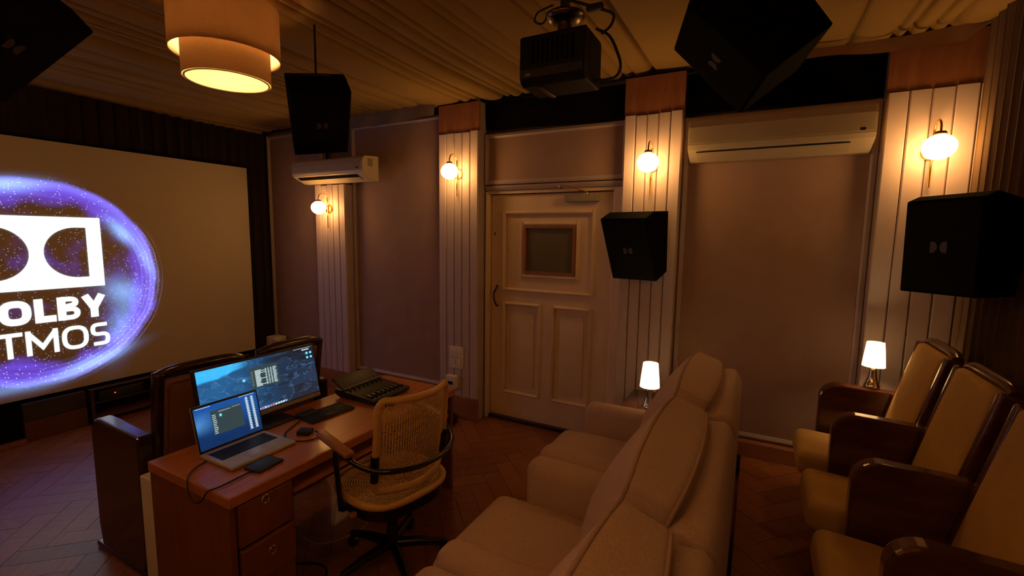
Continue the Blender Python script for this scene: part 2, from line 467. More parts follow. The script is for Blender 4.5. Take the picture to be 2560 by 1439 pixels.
# pilasters ------------------------------------------------------------------
def pilaster(name, xa, xb, zt, label, nb, ztop_wood=1.10, raw=True):
    t = thing(name, label, None, ((xa + xb) / 2, 3.4, FL), kind='structure')
    part('core', B(xa + .004, 3.345, FL + .005, xb - .004, Y1 - .002, ztop_wood), 'mould', t)
    w = (xb - xa) / nb
    for k in range(nb):
        a, b = xa + k * w + .0028, xa + (k + 1) * w - .0028
        g = MB().prism([(a, 3.342), (a, 3.325), (a + .005, 3.32), (b - .005, 3.32), (b, 3.325), (b, 3.342)], 'z', -1.44, zt + random.uniform(-.006, .006))
        part('board', g, 'board', t)
    if raw: part('bare_wood_header', B(xa - .004, 3.332, zt + .008, xb + .004, 3.345, ztop_wood - .004), 'rawwood', t, 'bare reddish wood board')
    part('baseboard', B(xa - .006, 3.305, FL + .002, xb + .006, 3.345, -1.446), 'basewood', t, 'teak baseboard')
    return t
pilaster('trim_1', -4.10, -3.665, .485, 'lilac white boarded pilaster below the air conditioner by the screen', 5, .49, raw=False)
pilaster('trim_2', -2.506, -2.10, .857, 'lilac white boarded pilaster left of the door', 5)
pilaster('trim_3', -.886, -.495, .840, 'lilac white boarded pilaster right of the door', 5)
pilaster('trim_4', .58, 1.06, .812, 'lilac white boarded pilaster beside the rear curtain', 5)

# fabric wall panels with moulding frames -------------------------------------
def frame_mould(t, xa, xb, za, zb, y, w=.035, m='mould', name='moulding'):
    for (a, b, c, d) in ((xa, xa + w, za, zb), (xb - w, xb, za, zb)):
        part(name, MB().prism([(a, y), (a, y - .012), (a + w * .3, y - .02), (a + w * .7, y - .012), (b, y - .008), (b, y)], 'z', c, d), m, t)
    for (c, d) in ((za, za + w), (zb - w, zb)):
        part(name, MB().prism([(y, c), (y - .012, c), (y - .02, c + w * .4), (y - .010, d), (y, d)], 'x', xa + w, xb - w), m, t)
def wpanel(xa, xb, za, zb, label, y=3.44):
    t = thing('fabric_wall_panel', label, 'wall panel', ((xa + xb) / 2, y, za))
    part('fabric', MB().rbox(((xa + xb) / 2, y + .02, (za + zb) / 2), ((xb - xa) / 2 - .002, .02, (zb - za) / 2 - .002), .006, 2), 'panel', t)
    frame_mould(t, xa + .002, xb - .002, za + .002, zb - .002, y)
    return t
wpanel(-5.0, -4.097, -1.42, 1.08, 'mauve fabric wall panel in the corner beside the projection screen')
wpanel(-3.668, -2.503, -1.42, 1.06, 'mauve fabric wall panel left of the door, behind the mixing console')
wpanel(-2.103, -.883, .425, .845, 'small mauve fabric panel above the cream door')
wpanel(-.498, .583, -1.355, .815, 'tall mauve fabric wall panel behind the sofas, under the air conditioner')
for (xa, xb, nm) in ((-5.0, -4.108, 1), (-3.655, -2.514, 2), (-.487, .572, 4)):
    z0 = -1.43 if nm != 4 else -1.36
    b = MB().prism([(3.50, z0), (3.40, z0), (3.39, z0 - .012), (3.39, FL + .004 if nm != 4 else RZ + .002), (3.50, FL + .004 if nm != 4 else RZ + .002)], 'x', xa + .01, xb - .01)
    single('baseboard_%d' % nm, b, 'basewood', ((xa + xb) / 2, 3.45, FL), kind='structure')
# black cloth bands under the ceiling
def band(xa, xb, za, zb, label):
    def fn(u, v):
        x = xa + (xb - xa) * u
        return (x, 3.435 + .008 * math.sin(x * 23) * (1 - v), za + (zb - za) * v + .012 * math.sin(u * 4.2 + 1) * (1 - v))
    m = MB().grid(fn, 40, 4)
    m.box(xa, 3.45, za + .03, xb, 3.47, zb)
    single('black_cloth_band', m, 'blackcloth', ((xa + xb) / 2, 3.44, za), label, 'cloth band')
band(-2.10, -.886, .875, 1.10, 'black cloth band between the ceiling and the panel above the door')
band(-.495, .580, .835, 1.10, 'black cloth band above the air conditioner between two pilasters')
# loose strips of cloth hanging off the ceiling edge
def strip(pts_top, drop, label, y=3.30, m='greycloth'):
    n = len(pts_top) - 1
    def fn(u, v):
        i = min(int(u * n), n - 1); f = u * n - i
        x = pts_top[i][0] * (1 - f) + pts_top[i + 1][0] * f; z = pts_top[i][1] * (1 - f) + pts_top[i + 1][1] * f
        d = drop[i] * (1 - f) + drop[i + 1] * f
        return (x, y + .012 * math.sin(x * 17) * v - .02 * v, z - d * v)
    g = MB().grid(fn, 48, 6)
    single('loose_ceiling_cloth', g, m, (pts_top[0][0], y, pts_top[0][1]), label, 'cloth strip')
strip([(-3.72, 1.115), (-3.2, 1.12), (-2.75, 1.125), (-2.53, 1.13)], [.10, .13, .12, .11], 'loose grey cloth edge hanging from the ceiling left of the door')
strip([(.02, 1.09), (.35, 1.085), (.62, 1.085), (.86, 1.10), (.97, 1.11)], [.05, .06, .085, .085, .005], 'loose beige cloth edge hanging above the right sconce pilaster', y=3.26, m='edgecloth')

# door --------------------------------------------------------------------------
dr = thing('door_1', 'cream panelled door with a small square window', None, (-1.53, 3.52, FL), kind='structure')
DX0, DX1, DT = -2.065, -.995, .345
leaf = MB()
# stiles and rails around real openings
leaf.box(DX0, 3.50, FL + .035, -1.935, 3.54, DT); leaf.box(-1.145, 3.50, FL + .035, DX1, 3.54, DT)
leaf.box(-1.935, 3.50, .195, -1.145, 3.54, DT); leaf.box(-1.935, 3.50, -.585, -1.145, 3.54, -.46)
leaf.box(-1.935, 3.50, FL + .035, -1.145, 3.54, -1.375); leaf.box(-1.59, 3.50, -1.375, -1.47, 3.54, -.585)
part('leaf', leaf, 'door', dr)
up = MB()
up.box(-1.935, 3.518, -.46, -1.755, 3.536, .195); up.box(-1.295, 3.518, -.46, -1.145, 3.536, .195)
up.box(-1.755, 3.518, .085, -1.295, 3.536, .195); up.box(-1.755, 3.518, -.46, -1.295, 3.536, -.317)
part('upper_panel', up, 'door', dr)
for (a, b) in ((-1.93, -1.59), (-1.47, -1.15)):
    p = part('lower_panel', B(a, 3.516, -1.375, b, 3.535, -.585), 'door', dr)
    part('raised_field', MB().rbox(((a + b) / 2, 3.516, -.98), ((b - a) / 2 - .055, .008, .335), .006, 2), 'door', p)
def dmould(a, b, c, d, w=.03, y=3.502):
    frame_mould(dr, a, b, c, d, y, w, 'door', 'panel_moulding')
dmould(-1.955, -1.125, -.475, .21); dmould(-1.945, -1.575, -1.39, -.57, .026); dmould(-1.485, -1.135, -1.39, -.57, .026)
dmould(-1.79, -1.26, -.352, .12, .032, 3.519)
wf = MB()
for (a, b, c, d) in ((-1.757, -1.735, -.319, .087), (-1.315, -1.293, -.319, .087), (-1.735, -1.315, -.319, -.297), (-1.735, -1.315, .065, .087)):
    wf.box(a, 3.497, c, b, 3.532, d)
part('window_bead', wf, 'rawwood', dr, 'reddish wood bead around the door window')
part('pane', B(-1.736, 3.525, -.298, -1.314, 3.531, .066), 'glass', dr, 'dim greenish glass pane')
hd = smooth_path([(-2.005, 3.492, -.435), (-1.992, 3.462, -.45), (-2.012, 3.452, -.50), (-2.012, 3.452, -.55), (-1.995, 3.46, -.60), (-2.0, 3.495, -.615)], 5)
part('handle', MB().tube(hd, .0085, 8), 'bronze', dr, 'curved dark bronze pull handle')
cl = part('door_closer', MB().rbox((-1.24, 3.475, .297), (.14, .022, .026), .006, 2), 'greymetal', dr, 'grey door closer box')
part('closer_arm', MB().tube([(-1.19, 3.46, .325), (-1.19, 3.455, .345), (-1.40, 3.41, .395), (-1.425, 3.445, .375)], .007, 8), 'brass', cl)
part('keyhole_plate', B(-2.04, 3.497, -.0, -2.03, 3.501, .03), 'bronze', dr)
part('threshold_gap', B(DX0 - .005, 3.47, FL + .001, DX1 + .005, 3.545, FL + .033), 'lacquer_dark', dr, 'dark strip in the gap under the door')  # dark strip filling the gap below the door leaf
tf = thing('trim_5', 'cream door frame', None, (-1.53, 3.5, FL), kind='structure')
for (a, b) in ((-2.094, -2.072), (-.988, -.892)):
    part('jamb', MB().prism([(a, Y1), (a, 3.44), (a + .006, 3.43), (b - .02, 3.45), (b, 3.475), (b, Y1)] if a < -2 else [(a, Y1), (a, 3.475), (a + .02, 3.45), (b - .006, 3.43), (b, 3.44), (b, Y1)], 'z', FL + .003, .37), 'door', tf)
part('head_jamb', B(-2.094, 3.46, .352, -.892, Y1, .378), 'door', tf)
part('head_moulding', MB().prism([(3.52, .38), (3.44, .38), (3.425, .40), (3.42, .412), (3.435, .42), (3.52, .42)], 'x', -2.092, -.893), 'mould', tf)

# ================================================================= SCREEN WALL
SX = -4.965; SCY, SCZ = 1.43, -.31
SY0, SY1, SZ0, SZ1 = -.27, 3.155, -1.315, .69
def screen_material():
    m, nt, b, out = new_mat('projected_screen')
    b.inputs['Base Color'].default_value = (.64, .54, .43, 1); b.inputs['Roughness'].default_value = .9
    b.inputs['Specular IOR Level'].default_value = .1
    tc = nt.nodes.new('ShaderNodeTexCoord'); sp = nt.nodes.new('ShaderNodeSeparateXYZ'); nt.links.new(tc.outputs['Object'], sp.inputs[0])
    y = E_(nt, sp.outputs[1]) - (SCY - (SY0 + SY1) / 2); z = E_(nt, sp.outputs[2]) - (-.415 - SZ0)
    r0 = (y * y + z * z).sqrt() / .80
    th = z.atan2(y)
    def noise(scale, det=2.0, dist=0.0, vec=None):
        n = nt.nodes.new('ShaderNodeTexNoise'); n.inputs['Scale'].default_value = scale; n.inputs['Detail'].default_value = det; n.inputs['Distortion'].default_value = dist
        nt.links.new(vec or tc.outputs['Object'], n.inputs['Vector']); return E_(nt, n.outputs[0])
    # polar vector for streaks
    cv = nt.nodes.new('ShaderNodeCombineXYZ'); nt.links.new((r0 * 26.0).s, cv.inputs[0]); nt.links.new((th * 1.1).s, cv.inputs[1])
    cw = nt.nodes.new('ShaderNodeCombineXYZ'); nt.links.new(th.cos().s, cw.inputs[0]); nt.links.new(th.sin().s, cw.inputs[1])
    nth = noise(1.6, 2, 0, cw.outputs[0])
    r = r0 + (nth - .5) * .10
    inner = .765 + (noise(2.3, 1, 0, cw.outputs[0]) - .5) * .45
    ring = r.step(inner, inner + .13) * (1.0 - r.step(.975, 1.03))
    streak = noise(1.0, 2, 0, cv.outputs[0])
    edge = r.step(.90, .985) * (1.0 - r.step(.985, 1.03))
    def blob(by, bz, s1, s2, ang):
        yy, zz = y - by, z - bz
        u = yy * math.cos(ang) + zz * math.sin(ang); v = zz * math.cos(ang) - yy * math.sin(ang)
        return ((u * u * (1 / s1 ** 2) + v * v * (1 / s2 ** 2)) * -1.0).exp()
    blobs = blob(.56, .40, .13, .05, -.9) * 1.5 + blob(-.15, .74, .20, .05, .1) * 1.5 + blob(.27, -.71, .24, .045, .30) * 1.4 + blob(.53, -.12, .13, .10, -.5) * 1.0 + blob(.72, .16, .15, .04, -1.25) * .9 + blob(.50, -.42, .22, .09, 1.3) * .8 + blob(-.25, -.80, .25, .04, 0) * .6
    swirl = (blob(.62, -.22, .26, .20, -.8) + blob(.48, -.52, .22, .11, 1.1)) * noise(5, 3, 1.5).step(.42, .66)
    haze = blob(.2, .0, .55, .45, 0) * noise(3.2, 2, .6).step(.50, .72) * .30
    # dots
    vo = nt.nodes.new('ShaderNodeTexVoronoi'); vo.inputs['Scale'].default_value = 62.0
    nt.links.new(tc.outputs['Object'], vo.inputs['Vector'])
    dist = E_(nt, vo.outputs['Distance']); rnd = nt.nodes.new('ShaderNodeSeparateColor'); nt.links.new(vo.outputs['Color'], rnd.inputs[0]); rv = E_(nt, rnd.outputs[0])
    disc = 1.0 - r0.step(1.02, 1.06)
    dots = (1.0 - dist.step(.12, .30)) * disc * (rv.gt(.70) * .8 + (ring * rv.gt(.25)) * 1.3)
    lines = ((r0 * 150.0 + noise(2, 1) * 10.0).sin().step(.3, 1.0)) * (r0.step(.78, .9) * (1.0 - r0.step(1.03, 1.08))) * (th.step(-1.9, -1.2) * (1.0 - th.step(.35, .7))) * .25
    g = ring * (.22 + streak * .85) + swirl * disc * .45 + haze * disc
    R_ = g * .13 + blobs * .17 + dots * .34 + edge * .10 + lines * .45
    G_ = g * .065 + blobs * .36 + dots * .36 + edge * .12 + lines * .38
    B_ = g * .95 + blobs * .80 + dots * .55 + edge * .45 + lines * .55
    cc = nt.nodes.new('ShaderNodeCombineColor')
    for i, q in enumerate((R_, G_, B_)): nt.links.new(q.s, cc.inputs[i])
    nt.links.new(cc.outputs[0], b.inputs['Emission Color']); b.inputs['Emission Strength'].default_value = 1.0
    return m
M['screen'] = screen_material()
M['proj_white'] = emit('projected_white', (.80, .97, 1.0), 1.15)
scr = thing('projection_screen', 'large cream projection screen showing a white double D logo in a purple ring', 'projection screen', (SX, (SY0 + SY1) / 2, SZ0))
part('screen_surface', B(SX - .012, SY0, SZ0, SX, SY1, SZ1), 'screen', scr)
part('screen_border', MB().box(SX - .04, SY0 - .02, SZ0 - .02, SX - .013, SY1 + .02, SZ1 + .02), 'blackcloth', scr, 'thin black border')
def flat_curve(splines, name, parent, m, depth=.0012):
    cu = bpy.data.curves.new(name, 'CURVE'); cu.dimensions = '2D'; cu.fill_mode = 'BOTH'; cu.extrude = depth
    for P in splines:
        s = cu.splines.new('POLY'); s.points.add(len(P) - 1); s.use_cyclic_u = True
        for q, p in zip(s.points, P): q.co = (p[0], p[1], 0, 1)
    return curve_part(cu, name, parent, m)
def curve_part(cu, name, parent, m, scale=None, loc=None, mtx=None):
    t = bpy.data.objects.new(name + '_tmp', cu); COL.objects.link(t)
    dg = bpy.context.evaluated_depsgraph_get(); dg.update()
    me = bpy.data.meshes.new_from_object(t.evaluated_get(dg)); me.name = name
    bpy.data.objects.remove(t); 
    if mtx: me.transform(mtx)
    me.materials.clear(); me.materials.append(M[m] if isinstance(m, str) else m)
    o = bpy.data.objects.new(name, me); COL.objects.link(o); o.parent = parent; BASE[o] = BASE[parent]
    return o
PLANE_X = Matrix(((0, 0, 1, 0), (1, 0, 0, 0), (0, 1, 0, 0), (0, 0, 0, 1)))     # (x,y) -> (y,z), facing +x
def dshape(cx, cy, hh, flat, sgn, n=24):
    """D with its flat side at cx+sgn*flat"""
    P = [(cx + sgn * flat, cy + hh), (cx + sgn * flat, cy - hh)]
    P += [(cx + sgn * (-hh * .18) - sgn * hh * math.cos(a) * 1.0, cy + hh * math.sin(a)) for a in [-PI / 2 + PI * k / n for k in range(n + 1)]]
    return P
# logo: 0.82 x 0.57 white block with two D openings, flat sides outwards
by, bz = SCY - (SY0 + SY1) / 2, -.185 - SZ0
lw, lh = .41, .287
outer = [(by - lw, bz - lh), (by + lw, bz - lh), (by + lw, bz + lh), (by - lw, bz + lh)]
hh = .204
def D_(sgn, n=28):
    xf = by + sgn * .312; cxx = by + sgn * (.042 + hh)
    P = [(xf, bz + hh), (xf, bz - hh)]
    P += [(cxx - sgn * hh * math.sin(PI * k / n), bz - hh * math.cos(PI * k / n)) for k in range(n + 1)]
    return P
o = flat_curve([outer, D_(1), D_(-1)], 'projected_logo', scr, 'proj_white')
o.data.transform(PLANE_X); o.location = (.0015, 0, 0)
def ribbon(m, P, w, closed=False):
    """flat stroke of width w along a 2-D path, mitred"""
    n = len(P); L, Rr = [], []
    for i in range(n):
        a = Vector(P[i - 1]) if (closed or i > 0) else None; b = Vector(P[i]); c = Vector(P[(i + 1) % n]) if (closed or i < n - 1) else None
        d1 = (b - a).normalized() if a is not None else (c - b).normalized(); d2 = (c - b).normalized() if c is not None else d1
        t = (d1 + d2).normalized(); nn = Vector((-t.y, t.x)); k = w / 2 / max(.35, nn.dot(Vector((-d1.y, d1.x))))
        L.append(b + nn * k); Rr.append(b - nn * k)
    vs = [(p.x, p.y, 0) for p in L + Rr]
    m.add(vs, [(i, (i + 1) % n, n + (i + 1) % n, n + i) for i in range(n if closed else n - 1)])
def sup(cx, cy, rx, ry, a0, a1, n=20, e=2.7):
    o = []
    for k in range(n + 1):
        a = a0 + (a1 - a0) * k / n; c, q = math.cos(a), math.sin(a)
        o.append((cx + rx * abs(c) ** (2 / e) * (1 if c >= 0 else -1), cy + ry * abs(q) ** (2 / e) * (1 if q >= 0 else -1)))
    return o
def letter(ch, x, y, w, h, t):
    """one capital in the box (x, y, w, h), stroke t"""
    m = MB(); g = t / 2; l, r_, b_, u = x + g, x + w - g, y + g, y + h - g; cx, cy = x + w / 2, y + h / 2
    if ch == 'O': ribbon(m, sup(cx, cy, w / 2 - g, h / 2 - g, 0, 2 * PI, 40)[:-1], t, True)
    elif ch == 'L': ribbon(m, [(l, y + h), (l, b_), (x + w, b_)], t)
    elif ch == 'T': ribbon(m, [(x, u), (x + w, u)], t); ribbon(m, [(cx, u), (cx, y)], t)
    elif ch == 'D': ribbon(m, [(l, y + h * .5), (l, b_)] + sup(x + w * .45, cy, w * .55 - g, h / 2 - g, -PI / 2, PI / 2) + [(l, u), (l, y + h * .5)], t)
    elif ch == 'B':
        q = t * .74; e = q / 2
        ribbon(m, [(l, y + e)] + sup(x + w * .55, y + h * .285, w * .45 - g, h * .285 - e, -PI / 2, PI / 2, 14, 2.3) + [(l, y + h * .57 - e)], q)
        ribbon(m, [(l, y + h * .53)] + sup(x + w * .52, y + h * .755, w * .43 - g, h * .245 - e, -PI / 2, PI / 2, 14, 2.3) + [(l, y + h - e)], q)
        ribbon(m, [(l, y), (l, y + h)], t)
    elif ch == 'Y': ribbon(m, [(x + t * .55, y + h), (cx, y + h * .42), (x + w - t * .55, y + h)], t); ribbon(m, [(cx, y + h * .44), (cx, y)], t)
    elif ch == 'A': ribbon(m, [(x + t * .5, y), (cx, y + h - g * .6), (x + w - t * .5, y)], t); ribbon(m, [(x + w * .22, y + h * .27), (x + w * .78, y + h * .27)], t * .9)
    elif ch == 'M':
        ribbon(m, [(l, y), (l, y + h)], t); ribbon(m, [(r_, y), (r_, y + h)], t)
        ribbon(m, [(l, u - g * .1), (cx, y + h * .30), (r_, u - g * .1)], t)
    elif ch == 'S':
        P = [(r_, u)] + sup(x + w * .42, y + h * .75 - g * .5, w * .42 - g, h * .25 - g * .5, PI / 2, 3 * PI / 2, 12)
        P += sup(x + w * .58, y + h * .25 + g * .5, w * .42 - g, h * .25 - g * .5, PI / 2, -PI / 2, 12) + [(l, b_)]
        ribbon(m, P, t)
    return m
def word(letters, z0, h, t, name):
    for ch, y0, w in letters:
        m = letter(ch, y0 - oy, z0 - oz, w, h, t)
        me = m.mesh(name); me.materials.append(M['proj_white']); me.transform(PLANE_X)
        o = bpy.data.objects.new(name, me); COL.objects.link(o); o.parent = scr; o.location = (.0018, 0, 0); BASE[o] = BASE[scr]
oy, oz = (SY0 + SY1) / 2, SZ0
word([('D', 1.015, .165), ('O', 1.190, .178), ('L', 1.385, .125), ('B', 1.520, .148), ('Y', 1.668, .172)], -.735, .190, .052, 'projected_letter')
word([('A', .985, .175), ('T', 1.155, .150), ('M', 1.320, .190), ('O', 1.530, .170), ('S', 1.715, .130)], -.985, .195, .031, 'projected_letter')

# base under the screen
bp = thing('screen_base_panel', 'plum cloth panel over orange plywood below the projection screen', 'panel', (-4.93, 1.44, FL))
part('cloth_panel', B(-4.96, 1.25, -1.475, -4.905, 1.625, -1.345), 'panelfab', bp)
part('plywood_panel', B(-4.96, 1.25, FL + .003, -4.90, 1.625, -1.48), 'orangeply', bp)
sh = thing('equipment_shelf', 'low dark equipment shelf below the screen beside the plywood panel', 'shelf', (-4.93, 2.3, FL))
part('side_panel', B(-5.0, 1.64, FL + .003, -4.86, 1.665, -1.345), 'lacquer_dark', sh)
part('side_panel', B(-5.0, 3.0, FL + .003, -4.86, 3.025, -1.345), 'lacquer_dark', sh)
part('top', B(-5.0, 1.64, -1.345, -4.86, 3.025, -1.335), 'lacquer_dark', sh)
part('shelf_board', B(-5.0, 1.665, -1.462, -4.86, 3.0, -1.448), 'lacquer_dark', sh)
part('shelf_board', B(-5.0, 1.665, -1.60, -4.86, 3.0, -1.575), 'orangeply', sh)
am = thing('amplifier', 'black amplifier with a red power light on the equipment shelf', 'amplifier', (-4.91, 1.85, -1.448))
part('body', MB().rbox((-4.925, 1.86, -1.405), (.055, .16, .040), .004, 2), 'black', am)
part('power_light', B(-4.871, 1.806, -1.408, -4.868, 1.816, -1.400), 'led', am, 'red power light')
single('floor_sill', B(-4.96, Y0 + .1, FL + .002, -4.86, 1.245, FL + .03), 'rawwood', (-4.91, .5, FL), 'narrow wooden sill on the floor at the left below the screen', 'sill')
cab = thing('dark_niche_block', 'black box standing in for the dark niche under the left half of the screen', 'cabinet', (-4.95, .5, FL + .03))  # black box put in for the darkness of the empty niche
part('box', B(-5.0, Y0 + .1, FL + .031, -4.92, 1.235, -1.35), 'grille', cab)
jb = thing('junction_box', 'cream junction box with a small tap in the corner right of the screen', 'junction box', (-4.86, 3.33, -1.33))
part('box', MB().rbox((-4.86, 3.345, -1.265), (.085, .07, .075), .006, 2), 'white', jb)
part('socket', MB().rbox((-4.79, 3.27, -1.24), (.03, .012, .03), .005, 2), 'acwhite', jb)

# ================================================================= WALL FITTINGS
def make_sconce(loc, label):
    t = thing('wall_sconce', label, 'wall lamp', loc, group='brass wall sconces', rot=(0, 0, 0))
    part('backplate', MB().cyl((0, 0, 0), (0, -.014, 0), .045, .04, 28), 'brass', t, 'round brass backplate')
    path = [(0, -.022, -.19)] + [(0, -.022, -.19 + .29 * k / 6) for k in range(1, 7)]
    for k in range(1, 13):
        a = PI * k / 12
        path.append((0, -.022 - .054 * (1 - math.cos(a)), .10 + .052 * math.sin(a)))
    path.append((0, -.130, .078))
    part('gooseneck_arm', MB().tube(path, .0055, 10), 'brass', t, 'curved brass arm')
    part('cap', MB().lathe([(0, .084), (.022, .084), (.026, .076), (.026, .068), (0, .068)], (0, -.130, 0), 20), 'bronze', t)
    n = 10
    prof = [(max(.0005, .071 * math.sin(PI * k / (2 * n))), .006 - .064 * math.cos(PI * k / (2 * n))) for k in range(0, 2 * n + 1)]
    part('globe', MB().lathe(prof, (0, -.130, 0), 20), 'globe', t, 'glowing white glass globe')
    return t
s0 = make_sconce((-2.295, 3.319, .515), 'lit globe sconce on the pilaster left of the door')
dup(s0, (-3.885, 3.319, .245), label='lit globe sconce under the small air conditioner by the screen')
dup(s0, (-.685, 3.319, .490), label='lit globe sconce above the speaker right of the door')
dup(s0, (.790, 3.319, .478), label='lit globe sconce beside the rear curtain')
for k, xx in enumerate((-3.885, -2.295, -.685, .55)):
    dup(s0, (xx, Y0 + .001, .49), (0, 0, PI), label='added lit globe sconce, unseen on the wall behind the camera, level with the ' + ('front seats', 'desk', 'armchairs', 'rear seats')[k])  # unseen sconces added for the light coming from behind the camera

def aircon(loc, w, h, d, label, open_=True):
    """local: x width, -y front, z up; origin at back centre bottom"""
    t = thing('air_conditioner', label, 'air conditioner', loc, group='split air conditioners', rot=(0, 0, 0))
    P = [(0, 0), (0, h), (-.05, h), (-d + .035, h - .012), (-d + .008, h - .035), (-d, h - .08), (-d, .085), (-d + .012, .06), (-.06, 0)]
    part('body', MB().prism(P, 'x', -w / 2, w / 2), 'acwhite', t)
    e = .0035
    part('front_panel', MB().prism([(-d + .01, h - .03), (-d - e, h - .075), (-d - e, .098), (-d + .008, .098)], 'x', -w / 2 + .008, w / 2 - .012), 'acwhite', t)
    # outlet under the front: a dark slot and a flap
    a, b = Vector((0, -d + .016, .052)), Vector((0, -.075, .008))
    n = Vector((0, -(a.z - b.z), -(a.y - b.y) * -1)).normalized(); n = Vector((0, -.42, -.9)).normalized()
    def slab(u0, u1, th, x0, x1, off=0.0):
        p, q = a.lerp(b, u0), a.lerp(b, u1)
        pts = [p + n * off, q + n * off, q + n * (off + th), p + n * (off + th)]
        return MB().prism([(k.y, k.z) for k in pts], 'x', x0, x1)
    part('air_outlet', slab(*((.12, .42) if open_ else (.10, .13)), .004, -w / 2 + .05, w / 2 - .11), 'blackcloth', t, 'dark air outlet slot')
    part('flap', slab(.44 if open_ else .14, .86, .006, -w / 2 + .05, w / 2 - .11), 'acwhite', t)
    part('display', B(w / 2 - .075, -d - .004, .10, w / 2 - .05, -d + .004, .115), 'black', t)
    part('rating_label', B(w / 2 - .0005, -d * .66, h - .10, w / 2 + .0012, -d * .36, h - .03), 'greymetal', t, 'grey rating sticker')
    return t
aircon((-3.708, 3.339, .497), .965, .225, .205, 'small air conditioner under the hanging speaker by the screen')
aircon((.043, 3.437, .505), .975, .27, .215, 'wide air conditioner above the fabric panel behind the sofas', False)

sp_ = thing('switch_panel', 'white modular switch and socket board on the pilaster left of the door', 'switch panel', (-2.31, 3.318, -1.08))
part('plate', MB().rbox((-2.315, 3.314, -1.085), (.075, .006, .098), .004, 2), 'white', sp_)
for k in range(3): part('switch', MB().rbox((-2.355 + k * .038, 3.307, -1.035), (.015, .003, .017), .002, 2), 'white', sp_)
for k in range(2): part('socket', MB().rbox((-2.34 + k * .055, 3.307, -1.125), (.020, .003, .024), .002, 2), 'white', sp_)
for k in range(3): part('switch', MB().rbox((-2.355 + k * .038, 3.307, -1.078), (.015, .003, .014), .002, 2), 'white', sp_)
mc = thing('breaker_box', 'small white breaker box under the switch board', 'breaker box', (-2.345, 3.318, -1.33))
part('case', MB().rbox((-2.345, 3.295, -1.305), (.052, .026, .058), .006, 2), 'white', mc)
part('toggles', MB().rbox((-2.355, 3.266, -1.31), (.034, .006, .014), .002, 2), 'black', mc, 'row of black breaker toggles')
rv = thing('black_floor_device', 'round black device on the floor below the breaker box', 'device', (-2.31, 3.17, FL))
part('shell', MB().lathe([(.0, 0), (.10, 0), (.112, .015), (.112, .045), (.10, .065), (.0, .068)], (-2.33, 3.16, FL + .002), 28), 'black', rv)

# ================================================================= SPEAKERS
SW, SHB, SK, SA, SB, SCc, SE = .31, .41, .22, .33, .04, .19, .045
def make_speaker(loc, ypr, label, dims=None, mount='wall', mlen=.05):
    w, hb, k, a, b, c, e = dims or (SW, SHB, SK, SA, SB, SCc, SE)
    R = rotm(*ypr)
    t = thing('surround_speaker', label, 'speaker', loc, group='black surround speakers', rot=R.to_euler())
    P = [(0, -hb / 2), (0, hb / 2), (-k, hb / 2), (-a, hb / 2 - b), (-c, -hb / 2 - e)]
    cab = MB().prism(P, 'x', -w / 2, w / 2)
    co = part('cabinet', cab, 'spk', t)
    bv = co.modifiers.new('soft_edges', 'BEVEL'); bv.width = .006; bv.segments = 2; bv.limit_method = 'ANGLE'
    T = Vector((0, -a, hb / 2 - b)); Bm = Vector((0, -c, -hb / 2 - e))
    up = (T - Bm).normalized(); nrm = Vector((0, -up.z, up.y)).normalized()
    if nrm.y > 0: nrm = -nrm
    mid = (T + Bm) / 2; fh = (T - Bm).length
    fr = Matrix(((1, 0 * up.x, 0, 0), (0, up.y, nrm.y, 0), (0, up.z, nrm.z, 0), (0, 0, 0, 1))); fr.translation = mid
    g = part('grille', MB().rbox((0, 0, .002), (w / 2 - .008, fh / 2 - .008, .005), .004, 2, mtx=fr), 'grille', t, 'black cloth grille')
    for s in (-1, 1):
        P2 = [(s * .030, .022), (s * .030, -.022), (s * .022, -.022)] + [(s * .022 - s * .0175 * math.cos(q), .022 * math.sin(q)) for q in [-PI / 2 + PI * j / 12 for j in range(13)]]
        part('badge_half', MB().prism(P2, 'z', .0065, .0085, mtx=fr), 'badge', g, 'grey D-shaped half of the badge')
    if mount == 'wall':
        d = R.transposed() @ Vector((0, 1, 0))
        part('bracket', MB().cyl((0, -.01, 0), d * mlen, .02, None, 10), 'black', t)
    else:
        u = R.transposed() @ Vector((0, 0, 1))
        st = Vector((0, -k * .5, hb / 2 - .02))
        wz = (R @ st).z + loc[2]
        part('hanging_rod', MB().cyl(st, st + u * (1.13 - wz), .006, None, 10), 'black', t)
        part('yoke', MB().box(-w / 2 * .5, -k * .5 - .015, hb / 2 - .004, w / 2 * .5, -k * .5 + .015, hb / 2 + .006), 'black', t)
    return t
make_speaker((-.690, 3.255, -.025), (-.19, .06, 0), 'black surround speaker mounted on the pilaster right of the door', (.31, .405, .24, .365, .04, .18, .045), mlen=.062)
make_speaker((.800, 2.53, -.0307), (-.879, -.209, -.013), 'black surround speaker in front of the rear curtain', (.280, .355, .21, .262, .035, .18, .042), mlen=.12)
_o = rotm(1.117, .638, -.191) @ Vector((0, -.135, 0))
make_speaker((-2.412 + _o.x, 1.963 + _o.y, .791 + _o.z), (1.117, .638, -.191), 'black speaker hanging from the ceiling in front of the small air conditioner', (.31, .42, .065, .175, .03, .035, .05), 'ceil')
make_speaker((.03, 2.016, .824), (5.196 - 2 * PI, .507, -6.567 + 2 * PI), 'large tilted black speaker hanging from the ceiling right of the projector', (.257, .364, .24, .337, .041, .264, .045), 'ceil')
make_speaker((-2.646, .603, .823), (2.084, .469, .179), 'black speaker hanging from the ceiling in the top left corner', (.31, .41, .22, .33, .04, .19, .045), 'ceil')

